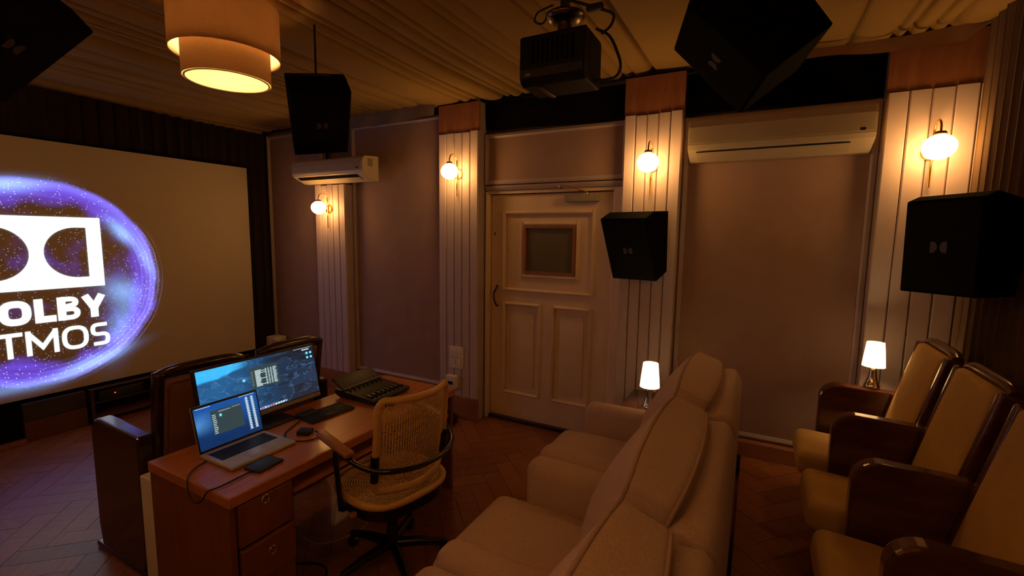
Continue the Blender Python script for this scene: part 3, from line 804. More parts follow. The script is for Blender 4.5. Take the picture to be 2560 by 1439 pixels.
# ================================================================= PROJECTOR
pj = thing('projector', 'black video projector hanging on a ceiling pole', 'projector', (-.815, 1.95, .62))
PX0, PX1, PY0, PY1, PZ0, PZ1 = -.962, -.668, 1.85, 2.075, .645, .852
body = MB().prism([(PY0, PZ0 + .03), (PY0 + .012, PZ0 + .008), (PY0 + .03, PZ0), (PY1 - .02, PZ0), (PY1, PZ0 + .02), (PY1, PZ1 - .01), (PY1 - .02, PZ1), (PY0 + .02, PZ1), (PY0, PZ1 - .012)], 'x', PX0, PX1)
po = part('case', body, 'projshell', pj)
bv = po.modifiers.new('soft_edges', 'BEVEL'); bv.width = .008; bv.segments = 3; bv.limit_method = 'ANGLE'
part('side_band', B(PX0 + .006, PY0 - .0015, PZ0 + .028, PX1 - .006, PY0 + .004, PZ0 + .062), 'black', pj)
part('logo_mark', MB().box(PX0 + .03, PY0 - .0025, PZ0 + .043, PX0 + .055, PY0 - .001, PZ0 + .046).box(PX0 + .03, PY0 - .0025, PZ0 + .036, PX0 + .052, PY0 - .001, PZ0 + .040), 'greymetal', pj, 'small pale logo mark')
vent = MB()
for k in range(9): vent.box(PX0 + .06 + k * .022, PY0 - .001, PZ0 + .08, PX0 + .072 + k * .022, PY0 + .002, PZ1 - .03)
part('vent_slots', vent, 'spk', pj)
part('lens', MB().cyl((PX0 - .02, 1.93, .75), (PX0 + .01, 1.93, .75), .038, None, 24), 'black', pj)
part('reflection_stripe', MB().rbox((-.88, 1.97, PZ0 - .004), (.010, .075, .005), .003, 2), 'bronze', pj)  # bronze bar shaped as the light stripe reflecting under the case
part('mount_column', MB().cyl((-.80, 1.96, PZ1 - .005), (-.80, 1.96, PZ1 + .10), .032, .032, 20), 'dark_steel', pj)
part('mount_disc', MB().lathe([(0, 0), (.05, 0), (.085, .022), (.085, .034), (.03, .045), (0, .045)], (-.80, 1.96, PZ1 + .06), 28), 'dark_steel', pj)
part('ceiling_pole', MB().cyl((-.80, 1.96, PZ1 + .10), (-.80, 1.96, 1.12), .022, None, 16), 'dark_steel', pj)
c1 = smooth_path([(-.80, 1.93, 1.10), (-.86, 1.92, 1.02), (-.78, 1.92, .99), (-.70, 1.92, .955), (-.64, 1.93, .93), (-.585, 1.95, .905), (-.60, 1.97, .87), (-.645, 2.0, .86)], 6)
part('cable', MB().tube(c1, .006, 8), 'rubber', pj)
c2 = smooth_path([(-.665, 1.98, .875), (-.61, 1.99, .84), (-.575, 2.0, .77), (-.56, 2.0, .71), (-.58, 2.0, .675), (-.62, 2.0, .668), (-.672, 2.0, .672)], 6)
part('cable', MB().tube(c2, .006, 8), 'rubber', pj)
c3 = smooth_path([(-.83, 1.90, .97), (-.90, 1.90, .955), (-.915, 1.90, .92), (-.88, 1.90, .905), (-.86, 1.90, .925)], 6)
part('cable', MB().tube(c3, .004, 8), 'rubber', pj)
part('cable_adapter', MB().rbox((-.655, 1.925, .935), (.035, .014, .012), .004, 2), 'rubber', pj)

# ================================================================= PENDANT
pd = thing('pendant_lamp', 'lit two tier drum pendant lamp with linen shades', 'ceiling lamp', (-2.2, 1.33, .80))
px, py = -2.205, 1.335
def drum(r, z0, z1): return MB().lathe([(r, z0), (r, z1)], (px, py, 0), 56)
part('outer_shade', drum(.222, .795, 1.02), 'linen', pd, 'brown linen outer drum shade')
part('inner_shade', drum(.178, .688, .840), 'linen', pd, 'brown linen inner drum shade')
part('outer_lining', drum(.2185, .797, 1.018), 'lining', pd, 'white lining of the outer shade')
part('inner_lining', drum(.1745, .690, .838), 'lining', pd, 'white lining of the inner shade')
part('top_cover', MB().lathe([(.012, .0), (.200, .0)], (px, py, 1.012), 48), 'linen', pd)
part('diffuser', MB().lathe([(.0005, .0), (.163, .0)], (px, py, .690), 48), 'diffuser', pd, 'cream bottom diffuser')
part('ring', MB().tube([(px + .168 * math.cos(a), py + .168 * math.sin(a), .688) for a in [2 * PI * k / 48 for k in range(48)]], .004, 6, True), 'white', pd)
part('stem', MB().cyl((px, py, .94), (px, py, 1.10), .008, None, 10), 'brass', pd)
part('canopy', MB().lathe([(0, 0), (.05, 0), (.05, .02), (0, .02)], (px, py, 1.075), 24), 'brass', pd)
for k in range(3):
    a = 2 * PI * k / 3 + .4
    p = part('bulb_holder', MB().cyl((px, py, .955), (px + .085 * math.cos(a), py + .085 * math.sin(a), .955), .008, None, 8), 'brass', pd)
    part('bulb', MB().rbox((px + .095 * math.cos(a), py + .095 * math.sin(a), .935), (.024, .024, .030), .0239, 4), 'pbulb', p, 'glowing bulb')
part('spider', MB().tube([(px - .22, py, .985), (px + .22, py, .985)], .003, 6).tube([(px, py - .22, .985), (px, py + .22, .985)], .003, 6), 'brass', pd)

dup(pd, (-.35, .75, .80), label='lit two tier drum pendant lamp over the armchairs, above the frame')
dup(pd, (-1.40, .40, .80), label='added lit two tier drum pendant lamp over the near end of the desk, unseen above the frame')  # unseen pendant added to light the desk and the chair back

# ================================================================= TABLE LAMPS
def make_lamp(loc, label, s=1.0):
    t = thing('table_lamp', label, 'table lamp', loc, group='small table lamps', rot=(0, 0, 0))
    part('base', MB().lathe([(0, 0), (.043, 0), (.043, .006), (.036, .022), (.024, .06), (.0185, .10), (.018, .142), (0, .142)], (0, 0, 0), 28), 'chrome', t, 'polished flared metal base')
    part('shade', MB().lathe([(.0600, .132), (.0455, .283)], (0, 0, 0), 40), 'shade', t, 'glowing white tapered shade')
    part('bulb', MB().rbox((0, 0, .205), (.021, .021, .030), .0209, 4), 'bulb', t, 'glowing bulb')
    part('shade_ring', MB().tube([(-.05, 0, .15), (.05, 0, .15)], .002, 6).tube([(0, -.05, .15), (0, .05, .15)], .002, 6), 'steel', t)
    return t
l0 = make_lamp((-.545, 2.885, -1.06), 'lit small table lamp on the dark side table behind the far armchair')
dup(l0, (.60, 3.11, -.80), label='lit small table lamp standing on the arm of the farthest rear cinema seat', scale=.88)
st = thing('side_table', 'dark wooden side table holding a lamp beside the far armchair', 'side table', (-.55, 3.0, FL))
part('top', MB().rbox((-.52, 3.0, -1.072), (.19, .19, .012), .003, 2), 'lacquer_dark', st)
for sx in (-1, 1):
    for sy in (-1, 1): part('leg', B(-.52 + sx * .165 - .016, 3.0 + sy * .165 - .016, FL + .001, -.52 + sx * .165 + .016, 3.0 + sy * .165 + .016, -1.083), 'lacquer_dark', st)
part('lower_shelf', B(-.69, 2.83, -1.46, -.35, 3.17, -1.44), 'lacquer_dark', st)

# ================================================================= ARMCHAIRS
def make_armchair(loc, W, label):
    """faces -x; local origin on the floor in the middle"""
    t = thing('armchair', label, 'armchair', loc, group='oatmeal armchairs in a row', rot=(0, 0, 0))
    F0 = 0.0
    z = lambda q: q + H
    x = lambda q: q + .5
    hw = W / 2
    part('base', MB().rbox((x(-.49), 0, z(-1.46)), (.44, hw - .006, .115), .03, 3), 'sofa', t)
    part('seat_cushion', MB().rbox((x(-.735), 0, z(-1.272)), (.275, hw - .135, .085), .06, 5, (0, 0, .025), 6), 'sofa', t)
    for s in (-1, 1):
        part('arm', MB().rbox((x(-.50), s * (hw - .068), z(-1.255)), (.385, .066, .235), .055, 5), 'sofa', t)
        for fx in (-.85, -.14): part('foot', MB().cyl((x(fx), s * (hw - .09), 0.002), (x(fx), s * (hw - .09), .07), .018, .026, 12), 'lacquer_dark', t)
    # back frame, leaning front and upright rear, rounded top
    P = [(x(-.40), z(-1.40)), (x(-.20), z(-.80)), (x(-.17), z(-.735)), (x(-.13), z(-.705)), (x(-.07), z(-.70)), (x(-.05), z(-.72)), (x(-.030), z(-.77)), (x(-.030), z(-1.50)), (x(-.05), z(-1.56)), (x(-.3), z(-1.56))]
    bo = part('back_frame', MB().prism(P, 'y', -hw + .004, hw - .004), 'sofa', t)
    bv = bo.modifiers.new('soft_edges', 'BEVEL'); bv.width = .045; bv.segments = 4; bv.limit_method = 'ANGLE'; bv.angle_limit = .9
    for p in bo.data.polygons: p.use_smooth = True
    # piped back cushion, thinner at its corners
    ang = math.radians(19)
    mt = Matrix.Translation((x(-.300), 0, z(-.935))) @ Matrix.Rotation(ang, 4, 'Y')
    hx, hy, hz = .076, hw - .040, .315
    def shape(p):
        q = Vector(p); k = max(0, 1 - (q.y / hy) ** 2)
        q.x *= .80 + .26 * k ** .8
        if q.z > 0: q.z += (q.z / hz) ** 2 * (.016 * k - .006)
        q.x -= .02 * k * (1 - abs(q.z) / hz)
        return q
    cm_ = MB().rbox((0, 0, 0), (hx, hy, hz), .020, 3, (.060, .0, .0), 10)
    cm_.v = [mt @ shape(p) for p in cm_.v]
    cu = part('back_cushion', cm_, 'sofa', t)
    for sx in (-1, 1):
        P2 = [(sx * hx, p, q) for p, q in rrect(0, 0, hy - .006, hz - .006, .022)]
        PP = []
        for i in range(len(P2)):   # subdivide long edges
            a, b = Vector(P2[i - 1]), Vector(P2[i]); n = max(1, int((b - a).length / .05))
            for k in range(n): PP.append(shape(a.lerp(b, k / n)))
        part('piping', MB().tube(PP, .0062, 8, True, mtx=mt), 'piping', cu)
    return t
a1 = make_armchair((-.5, 2.345, FL), .82, 'far oatmeal armchair nearest the door, beside the small lit lamp')
dup(a1, (-.496, 1.515, FL), label='middle oatmeal armchair of the row of three')
dup(a1, (-.492, .685, FL), label='nearest oatmeal armchair at the bottom edge of the photo')

# ================================================================= CINEMA SEATS
def arm_panel(t, y, xf, xb, ztop, zf, th=.07, m='lacquer'):
    """slab arm with a rounded front top, in x-z profile; y centre"""
    P = [(xf + .02, zf), (xf, zf + .12), (xf, ztop - .09)]
    for k in range(1, 8):
        a = PI / 2 * k / 7
        P.append((xf + .085 * (1 - math.cos(a)), ztop - .09 + .09 * math.sin(a)))
    P += [(xb, ztop - .012), (xb, zf + .1), (xb - .04, zf)]
    o = part('arm', MB().prism(P, 'y', y - th / 2, y + th / 2), m, t, 'dark lacquered wooden arm')
    bv = o.modifiers.new('soft_edges', 'BEVEL'); bv.width = .014; bv.segments = 3; bv.limit_method = 'ANGLE'; bv.angle_limit = .6
    return o
def make_rear_seat(yc, w, label, near_arm=False):
    t = thing('cinema_seat', label, 'cinema seat', (.6, yc, RZ), group='rear row of velvet cinema seats')
    arm_panel(t, yc + w / 2, .36, .80, -.80, RZ + .002)
    if near_arm: arm_panel(t, yc - w / 2, .36, .80, -.80, RZ + .002)
    hw = w / 2 - .072
    part('seat', MB().rbox((.47, yc, -1.14), (.225, hw + .025 if False else hw, .062), .04, 4, (0, 0, .018), 6, mtx=Matrix.Translation((.47, yc, -1.14)) @ Matrix.Rotation(math.radians(4), 4, 'Y') @ Matrix.Translation((-.47, -yc, 1.14))), 'velvet', t, 'ochre velvet tip-up seat')
    ang = math.radians(13)
    mt = Matrix.Translation((.715, yc, -.82)) @ Matrix.Rotation(ang, 4, 'Y')
    part('seat_back', MB().rbox((0, 0, 0), (.035, hw - .008, .315), .022, 4, (.020, 0, 0), 6, mtx=mt), 'velvet', t, 'ochre velvet back pad')
    part('back_shell', MB().rbox((.045, 0, -.01), (.012, hw + .012, .33), .008, 2, mtx=mt), 'lacquer', t)
    # curved top rail and side posts
    rail = [(.012, -hw - .008 + (2 * hw + .016) * k / 16, .335 - .020 * abs(2 * k / 16 - 1) ** 6) for k in range(17)]
    part('top_rail', MB().tube(rail, .022, 10, mtx=mt), 'lacquer', t, 'glossy dark top rail')
    for s in (-1, 1): part('side_post', MB().rbox((.012, s * (hw + .012), -.02), (.046, .020, .335), .012, 3, mtx=mt), 'lacquer', t)
    part('back_hinge', B(.50, yc - hw, RZ + .002, .54, yc - hw + .02, -1.20), 'black', t)
    part('back_hinge', B(.50, yc + hw - .02, RZ + .002, .54, yc + hw, -1.20), 'black', t)
    return t
make_rear_seat(2.835, .52, 'farthest velvet cinema seat of the rear row, by the wall and its lamp')
make_rear_seat(2.315, .52, 'middle velvet cinema seat of the rear row, second from the wall')
make_rear_seat(1.795, .52, 'nearest velvet cinema seat of the rear row, at the right edge', True)

def make_front_seat(yc, w, label, end_near=False, end_far=False):
    t = thing('cinema_seat', label, 'cinema seat', (-2.6, yc, FL), group='front row of cinema seats seen from behind')
    if end_near: arm_panel(t, yc - w / 2 + .01, -2.92, -2.44, -.93, FL + .02, .07, 'lacquer_dark')
    if end_near: part('foot', MB().rbox((-2.70, yc - w / 2 + .01, FL + .016), (.25, .04, .014), .006, 2), 'lacquer_dark', t)
    arm_panel(t, yc + w / 2 + .01, -2.92, -2.44, -.93, FL + .02, .06, 'lacquer_dark')
    hw = w / 2 - .040
    ang = math.radians(9)
    mt = Matrix.Translation((-2.46, yc, -1.02)) @ Matrix.Rotation(ang, 4, 'Y')
    # dark frame around a brown back panel
    for s in (-1, 1): part('side_post', MB().rbox((0, s * (hw - .018), 0), (.028, .018, .375), .010, 3, mtx=mt), 'lacquer_dark', t)
    rail = [(0, -hw + .012 + (2 * hw - .024) * k / 16, .375 - .022 * abs(2 * k / 16 - 1) ** 4) for k in range(17)]
    part('top_rail', MB().tube(rail, .026, 10, mtx=mt), 'lacquer_dark', t, 'glossy dark curved top rail')
    pb = part('back_panel', MB().rbox((.006, 0, -.04), (.018, hw - .036, .375), .010, 3, mtx=mt), 'seatback', t, 'brown upholstered back panel')
    part('piping', MB().tube([(.024, p, q - .04) for p, q in rrect(0, 0, hw - .050, .362, .03)], .0055, 8, True, mtx=mt), 'backpipe', pb)
    part('seat', MB().rbox((-2.68, yc, -1.20), (.20, hw - .04, .055), .04, 4), 'velvet', t)
    return t
make_front_seat(1.245, .495, 'front row cinema seat with the tall dark end panel, seen from behind the desk', True)
make_front_seat(1.745, .495, 'front row cinema seat behind the right half of the monitor', False)

# ================================================================= DESK
K = 1.096
DZ = -.970                   # desk top
dk = thing('desk', 'reddish teak desk with a drawer pedestal, standing in front of the armchairs', 'desk', (-1.95, 1.6, FL))
DX0_, DX1_, DY0, DY1 = -2.225, -1.645, .915, 2.34
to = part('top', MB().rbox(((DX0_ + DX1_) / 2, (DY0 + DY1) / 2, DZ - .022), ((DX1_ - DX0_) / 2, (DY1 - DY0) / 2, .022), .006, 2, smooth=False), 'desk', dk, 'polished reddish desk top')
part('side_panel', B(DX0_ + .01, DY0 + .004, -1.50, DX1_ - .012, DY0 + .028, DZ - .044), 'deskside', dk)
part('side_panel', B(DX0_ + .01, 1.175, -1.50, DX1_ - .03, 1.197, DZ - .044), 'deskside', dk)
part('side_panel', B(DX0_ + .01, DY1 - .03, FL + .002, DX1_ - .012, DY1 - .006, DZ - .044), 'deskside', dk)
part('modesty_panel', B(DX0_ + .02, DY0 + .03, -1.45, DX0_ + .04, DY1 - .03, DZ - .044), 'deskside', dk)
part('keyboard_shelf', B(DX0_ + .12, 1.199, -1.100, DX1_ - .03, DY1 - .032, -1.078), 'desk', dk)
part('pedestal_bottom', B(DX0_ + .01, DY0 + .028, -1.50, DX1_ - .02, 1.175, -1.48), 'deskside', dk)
for (a, b) in ((DX0_ + .02, DY0 + .01), (DX1_ - .05, DY0 + .01), (DX0_ + .02, 1.16), (DX1_ - .05, 1.16)):
    part('leg', B(a, b, FL + .002, a + .035, b + .035, -1.50), 'deskside', dk)
dzs = [(-1.017, -1.190, .000), (-1.195, -1.352, .014), (-1.357, -1.478, .004)]
kn = [(1.055, -1.046), (1.066, -1.262), None]
kn = [(1.055, -1.040), (1.066, -1.256), (1.06, -1.42)]
for (za, zb, px_), kp in zip(dzs, kn):
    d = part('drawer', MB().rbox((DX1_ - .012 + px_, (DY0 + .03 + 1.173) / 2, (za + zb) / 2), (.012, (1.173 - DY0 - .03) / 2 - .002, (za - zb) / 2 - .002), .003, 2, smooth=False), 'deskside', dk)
    x_ = DX1_ + px_
    part('finger_pull', MB().lathe([(.0185, 0), (.0185, .004), (.015, .005), (.013, -.0005), (.0005, -.0008)], (0, 0, 0), 24, mtx=Matrix.Translation((x_, kp[0], kp[1])) @ Matrix.Rotation(PI / 2, 4, 'Y')), 'chrome', d, 'round chrome finger pull')

wb = thing('white_floor_box', 'slim off-white upright box between the desk and the front seats', 'box', (-2.36, 1.05, FL))
part('case', MB().rbox((-2.287, 1.02, -1.354), (.053, .09, .284), .006, 2), 'white', wb)

# laptop -----------------------------------------------------------------------
def uvbox(m): return m
def screen_mat(kind):
    m, nt, b, out = new_mat('lit_display_' + kind)
    b.inputs['Base Color'].default_value = (.01, .01, .012, 1); b.inputs['Roughness'].default_value = .35
    tc = nt.nodes.new('ShaderNodeTexCoord'); sp = nt.nodes.new('ShaderNodeSeparateXYZ'); nt.links.new(tc.outputs['Generated'], sp.inputs[0])
    y = E_(nt, sp.outputs[1]); z = E_(nt, sp.outputs[2])
    n = nt.nodes.new('ShaderNodeTexNoise'); n.inputs['Scale'].default_value = 4.0 if kind == 'monitor' else 2.5; n.inputs['Detail'].default_value = 6; n.inputs['Distortion'].default_value = 1.2
    nt.links.new(tc.outputs['Generated'], n.inputs['Vector']); nz = E_(nt, n.outputs[0])
    cc = nt.nodes.new('ShaderNodeCombineColor')
    if kind == 'monitor':
        sky = (z + nz * .12 - y * .30).step(.80, .86) * (1.0 - y.step(.25, .42))
        snow = (1.0 - (z + nz * .25 + y * .35).step(.16, .30)) * (1.0 - y.step(.3, .6))
        base = .055 + (1.0 - y.step(.2, .7)) * .24 + (nz - .5) * .22
        vein = (1.0 - (nz - .5).abs().step(0.0, .018)) * .30
        R_ = base * .06 + sky * .03 + snow * .04 + vein * .12
        G_ = base * .36 + sky * .40 + snow * .32 + vein * .30
        B_ = base * .92 + sky * .72 + snow * .68 + vein * .6
    else:
        mist = (1.0 - y.step(.0, .35)) * (1.0 - ((z - .62).abs()).step(.02, .34)) * nz * 1.2
        base = .10 + z.step(.1, .9) * .20 + (nz - .5) * .06
        R_ = base * .02 + mist * .12; G_ = base * .27 + mist * .34; B_ = base * 1.15 + mist * .55
    for i, q in enumerate((R_, G_, B_)): nt.links.new(q.s, cc.inputs[i])
    nt.links.new(cc.outputs[0], b.inputs['Emission Color']); b.inputs['Emission Strength'].default_value = 1.0
    return m
M['disp_mon'] = screen_mat('monitor'); M['disp_lap'] = screen_mat('laptop')
DK = (.01, .01, .01)
M['ui_white'] = emit('lit_ui_white', (.75, .95, 1.0), .8, DK); M['ui_dark'] = emit('lit_ui_dark', (.03, .055, .062), 1.0, DK); M['ui_cyan'] = emit('lit_ui_cyan', (.22, .85, .95), .9, DK)
M['ui_red'] = emit('lit_ui_red', (.9, .25, .35), .7, DK); M['ui_blue'] = emit('lit_ui_blue', (.35, .6, 1.0), .8, DK); M['ui_grey'] = emit('lit_ui_grey', (.35, .48, .52), .6, DK)

LZ = DZ + .001
lp = thing('laptop', 'open silver laptop with a blue desktop on the desk', 'laptop', (-1.95, 1.19, DZ))
lx0, lx1, ly0, ly1 = -2.060, -1.825, 1.035, 1.332
bo = part('base', MB().rbox(((lx0 + lx1) / 2, (ly0 + ly1) / 2, LZ + .009), ((lx1 - lx0) / 2, (ly1 - ly0) / 2, .008), .006, 3), 'alu', lp, 'silver aluminium base')
kb = MB()
for r_ in range(6):
    for c in range(14):
        w_ = (ly1 - ly0 - .05) / 14
        if r_ == 5 and 3 < c < 9:
            if c == 4: kb.box(lx0 + .035 + r_ * .0165, ly0 + .025 + 4 * w_, LZ + .0172, lx0 + .035 + r_ * .0165 + .0135, ly0 + .025 + 9 * w_ - .002, LZ + .0182)
            continue
        kb.box(lx0 + .035 + r_ * .0165, ly0 + .025 + c * w_, LZ + .0172, lx0 + .035 + r_ * .0165 + .0135, ly0 + .025 + (c + 1) * w_ - .002, LZ + .0182)
wl = part('keyboard_well', B(lx0 + .030, ly0 + .020, LZ + .0160, lx0 + .136, ly1 - .022, LZ + .0174), 'black', bo)
part('laptop_keys', kb, 'keys', bo, 'black laptop keys', kind='stuff')
part('trackpad', MB().rbox((lx1 - .05, (ly0 + ly1) / 2, LZ + .0172), (.036, .055, .0006), .0005, 1), 'alu', bo)
# lid: hinge at lx0, leaning back
la = math.radians(-15); LH = .206
mtl = Matrix.Translation((lx0 + .004, (ly0 + ly1) / 2, LZ + .014)) @ Matrix.Rotation(la, 4, 'Y')
lw2 = (ly1 - ly0) / 2
lid = part('lid', MB().rbox((-.003, 0, LH / 2), (.0035, lw2, LH / 2), .003, 2, mtx=mtl), 'alu', lp)
part('bezel', MB().rbox((.0008, 0, LH / 2), (.0008, lw2 - .001, LH / 2 - .001), .0007, 1, mtx=mtl), 'black', lid)
def disp(parent, mtx, name, m, x, y0, y1, z0, z1):
    """flat display with generated coordinates along its own y,z: the mesh stays axis-aligned, the object carries the tilt"""
    me = MB().box(x, y0, z0, x + .0006, y1, z1).mesh(name); me.materials.append(M[m])
    o = bpy.data.objects.new(name, me); COL.objects.link(o); o.parent = parent
    b = BASE[parent]; mm = mtx.copy(); mm.translation = mm.translation - b
    o.matrix_local = mm; BASE[o] = b; return o
def bars(items, x, mtx):
    m = MB()
    for (y0, z0, y1, z1) in items: m.box(x, y0, z0, x + .0004, y1, z1, mtx=mtx)
    return m
dl = disp(lid, mtl, 'display', 'disp_lap', .0017, -lw2 + .008, lw2 - .008, .012, LH - .010)
xw = .0025
wy0, wz0, wy1, wz1 = -.075, .060, .062, .168
part('app_window', bars([(wy0, wz0, wy1, wz1)], xw, mtl), 'ui_dark', lid)
part('app_sidebar_text', bars([(wy0 + .004, wz0 + .006 + k * .008, wy0 + .016 + .008 * random.random(), wz0 + .009 + k * .008) for k in range(11)], xw + .0006, mtl), 'ui_white', lid)
part('app_toolbar', bars([(wy0 + .034, wz1 - .013, wy0 + .088, wz1 - .008), (wy0 + .094, wz1 - .010, wy1 - .004, wz1 - .006)], xw + .0006, mtl), 'ui_grey', lid)
part('menu_bar_text', bars([(-.132 + k * .009, LH - .0155, -.132 + k * .009 + .007, LH - .0125) for k in range(7)] + [(.06 + k * .008, LH - .0155, .06 + k * .008 + .005, LH - .0125) for k in range(9)], xw, mtl), 'ui_white', lid)
ic = []
for k in range(13):
    for c in range(2):
        if c == 0 and k in (0, 1): pass
        yy = .086 + c * .026; zz = LH - .030 - k * .0118
        ic.append((yy, zz, yy + .010, zz + .007)); ic.append((yy - .004, zz - .003, yy + .014, zz - .0012))
part('desktop_icons', bars(ic, xw, mtl), 'ui_white', lid)
part('app_folder', bars([(wy0 + .036, wz1 - .034, wy0 + .046, wz1 - .022)], xw + .0006, mtl), 'ui_cyan', lid)

# monitor --------------------------------------------------------------------
mn = thing('ultrawide_monitor', 'black ultrawide monitor with a blue wallpaper at the back of the desk', 'monitor', (-2.2, 1.43, DZ))
MW2, MH = .318, .288
mtm = Matrix.Translation((-2.150, 1.418, -.905)) @ Matrix.Rotation(math.radians(-11), 4, 'Y')
hs = part('housing', MB().rbox((-.012, 0, MH / 2 - .008), (.012, MW2, MH / 2 + .008), .006, 2, mtx=mtm), 'black', mn)
part('chin_bar', MB().rbox((.0015, 0, .001), (.002, MW2 - .004, .010), .001, 1, mtx=mtm), 'greymetal', hs, 'grey lower bezel')
dm = disp(mn, mtm, 'display', 'disp_mon', .0012, -MW2 + .010, MW2 - .006, .016, MH - .010)
xw = .0022
wy0, wz0, wy1, wz1 = -.065, .130, .085, .235
part('app_window', bars([(wy0, wz0, wy1, wz1)], xw, mtm), 'ui_dark', dm.parent)
tl = []
for k in range(17):
    zz = wz1 - .020 - k * .0049
    tl.append((wy0 + .026, zz, wy0 + .026 + (.022 + .010 * random.random() if k not in (1, 3, 9, 15) else .062), zz + .0032))
    for c, (a, w_) in enumerate(((.080, .010), (.094, .010), (.108, .010), (.122, .022))): tl.append((wy0 + a, zz, wy0 + a + w_ * (.6 + .4 * random.random()), zz + .0026))
part('app_text_rows', bars(tl, xw + .0006, mtm), 'ui_white', mn)
part('sidebar_text', bars([(wy0 + .004, wz1 - .022 - k * .0085, wy0 + .016, wz1 - .0195 - k * .0085) for k in range(9)], xw + .0006, mtm), 'ui_grey', mn)
ic = [(-.105, .178, -.091, .190)]
for r_ in range(2):
    for c in range(2): ic.append((.262 + c * .024, MH - .052 - r_ * .024, .275 + c * .024, MH - .040 - r_ * .024))
part('desktop_folders', bars(ic, xw, mtm), 'ui_cyan', mn)
part('menu_bar_text', bars([(.19 + k * .012, MH - .016, .199 + k * .012, MH - .0135) for k in range(9)] + [(.240, MH - .028, .285, MH - .022)], xw, mtm), 'ui_white', mn)
for k, mm in enumerate(['ui_white', 'ui_white', 'ui_white', 'ui_blue', 'ui_red', 'ui_white', 'ui_blue', 'ui_red', 'ui_red', 'ui_white', 'ui_white', 'ui_white', 'ui_white', 'ui_blue']):
    part('dock_icon', bars([(-.09 + k * .0145, .020, -.079 + k * .0145, .030)], xw, mtm), mm, mn)
part('stand_neck', MB().rbox((-2.195, 1.42, -.86), (.016, .035, .10), .008, 2), 'black', mn)
part('stand_foot', MB().rbox((-2.15, 1.42, DZ + .006), (.07, .11, .006), .005, 2), 'black', mn)

# things on the desk -----------------------------------------------------------
kbd = thing('keyboard', 'slim black keyboard in front of the monitor', 'keyboard', (-2.0, 1.65, DZ))
kx0, kx1, ky0, ky1 = -2.07, -1.935, 1.520, 1.785
mtk = Matrix.Translation(((kx0 + kx1) / 2, (ky0 + ky1) / 2, DZ)) @ Matrix.Rotation(math.radians(-4), 4, 'Z')
hx, hy = (kx1 - kx0) / 2, (ky1 - ky0) / 2
ck = part('case', MB().rbox((0, 0, .007), (hx, hy, .006), .004, 2, mtx=mtk), 'black', kbd)
kme = MB().rbox((0, 0, 0), (.0095, .0078, .0028), .002, 1).mesh('key'); kme.materials.append(M['keys'])
spm = MB().rbox((0, 0, 0), (.0095, .044, .0028), .002, 1).mesh('key'); spm.materials.append(M['keys'])
for r_ in range(5):
    for c in range(14):
        if r_ == 4 and 4 <= c <= 8:
            if c != 6: continue
        me = spm if (r_ == 4 and c == 6) else kme
        o = bpy.data.objects.new('key', me); COL.objects.link(o); o.parent = kbd
        p = mtk @ Vector((-hx + .018 + r_ * .0245, -hy + .015 + c * (2 * hy - .03) / 13, .0145)); o.location = p - BASE[kbd]
        o.rotation_euler = (0, 0, math.radians(-4))

hb = thing('card_reader', 'small black card reader with a looped cable in front of the keyboard', 'card reader', (-1.89, 1.42, DZ))
part('case', MB().rbox((-1.885, 1.425, DZ + .012), (.032, .026, .011), .004, 2, mtx=Matrix.Translation((-1.885, 1.425, 0)) @ Matrix.Rotation(.5, 4, 'Z') @ Matrix.Translation((1.885, -1.425, 0))), 'black', hb)
part('cable', MB().tube(smooth_path([(-2.03, 1.505, DZ + .006), (-2.01, 1.46, DZ + .006), (-1.95, 1.36, DZ + .006), (-1.86, 1.34, DZ + .006), (-1.80, 1.38, DZ + .005), (-1.795, 1.45, DZ + .006), (-1.85, 1.455, DZ + .010)], 6), .0035, 8), 'rubber', hb)
td = thing('black_hard_drive', 'flat black drive lying under the front corner of the laptop', 'hard drive', (-1.77, 1.13, DZ))
part('case', MB().rbox((-1.768, 1.135, DZ + .006), (.045, .06, .0055), .004, 2, mtx=Matrix.Translation((-1.768, 1.135, 0)) @ Matrix.Rotation(.12, 4, 'Z') @ Matrix.Translation((1.768, -1.135, 0))), 'black', td)
dk2 = thing('usb_dock', 'small black dock under the middle of the monitor', 'dock', (-2.13, 1.55, DZ))
part('case', MB().rbox((-2.06, 1.575, DZ + .013), (.030, .052, .011), .003, 2), 'black', dk2)
part('light_mark', B(-2.0300, 1.555, DZ + .014, -2.0294, 1.578, DZ + .017), 'greymetal', dk2)
cb = thing('laptop_power_cable', 'black cable looping over the near left edge of the desk', 'cable', (-1.85, .95, DZ))
part('wire', MB().tube(smooth_path([(-2.0, 1.03, DZ + .006), (-1.98, .975, DZ + .006), (-1.93, .925, DZ + .006), (-1.90, .906, DZ - .005), (-1.875, .896, DZ - .035), (-1.83, .893, DZ - .055), (-1.785, .896, DZ - .035), (-1.765, .908, DZ + .001), (-1.75, .95, DZ + .006), (-1.76, 1.08, DZ + .006)], 6), .0032, 8), 'rubber', cb)
ms = thing('mouse', 'black mouse half hidden behind the cane chair back', 'mouse', (-1.80, 1.90, DZ))
part('shell', MB().rbox((-1.802, 1.90, DZ + .016), (.045, .027, .0155), .0153, 4), 'blacksteel', ms)

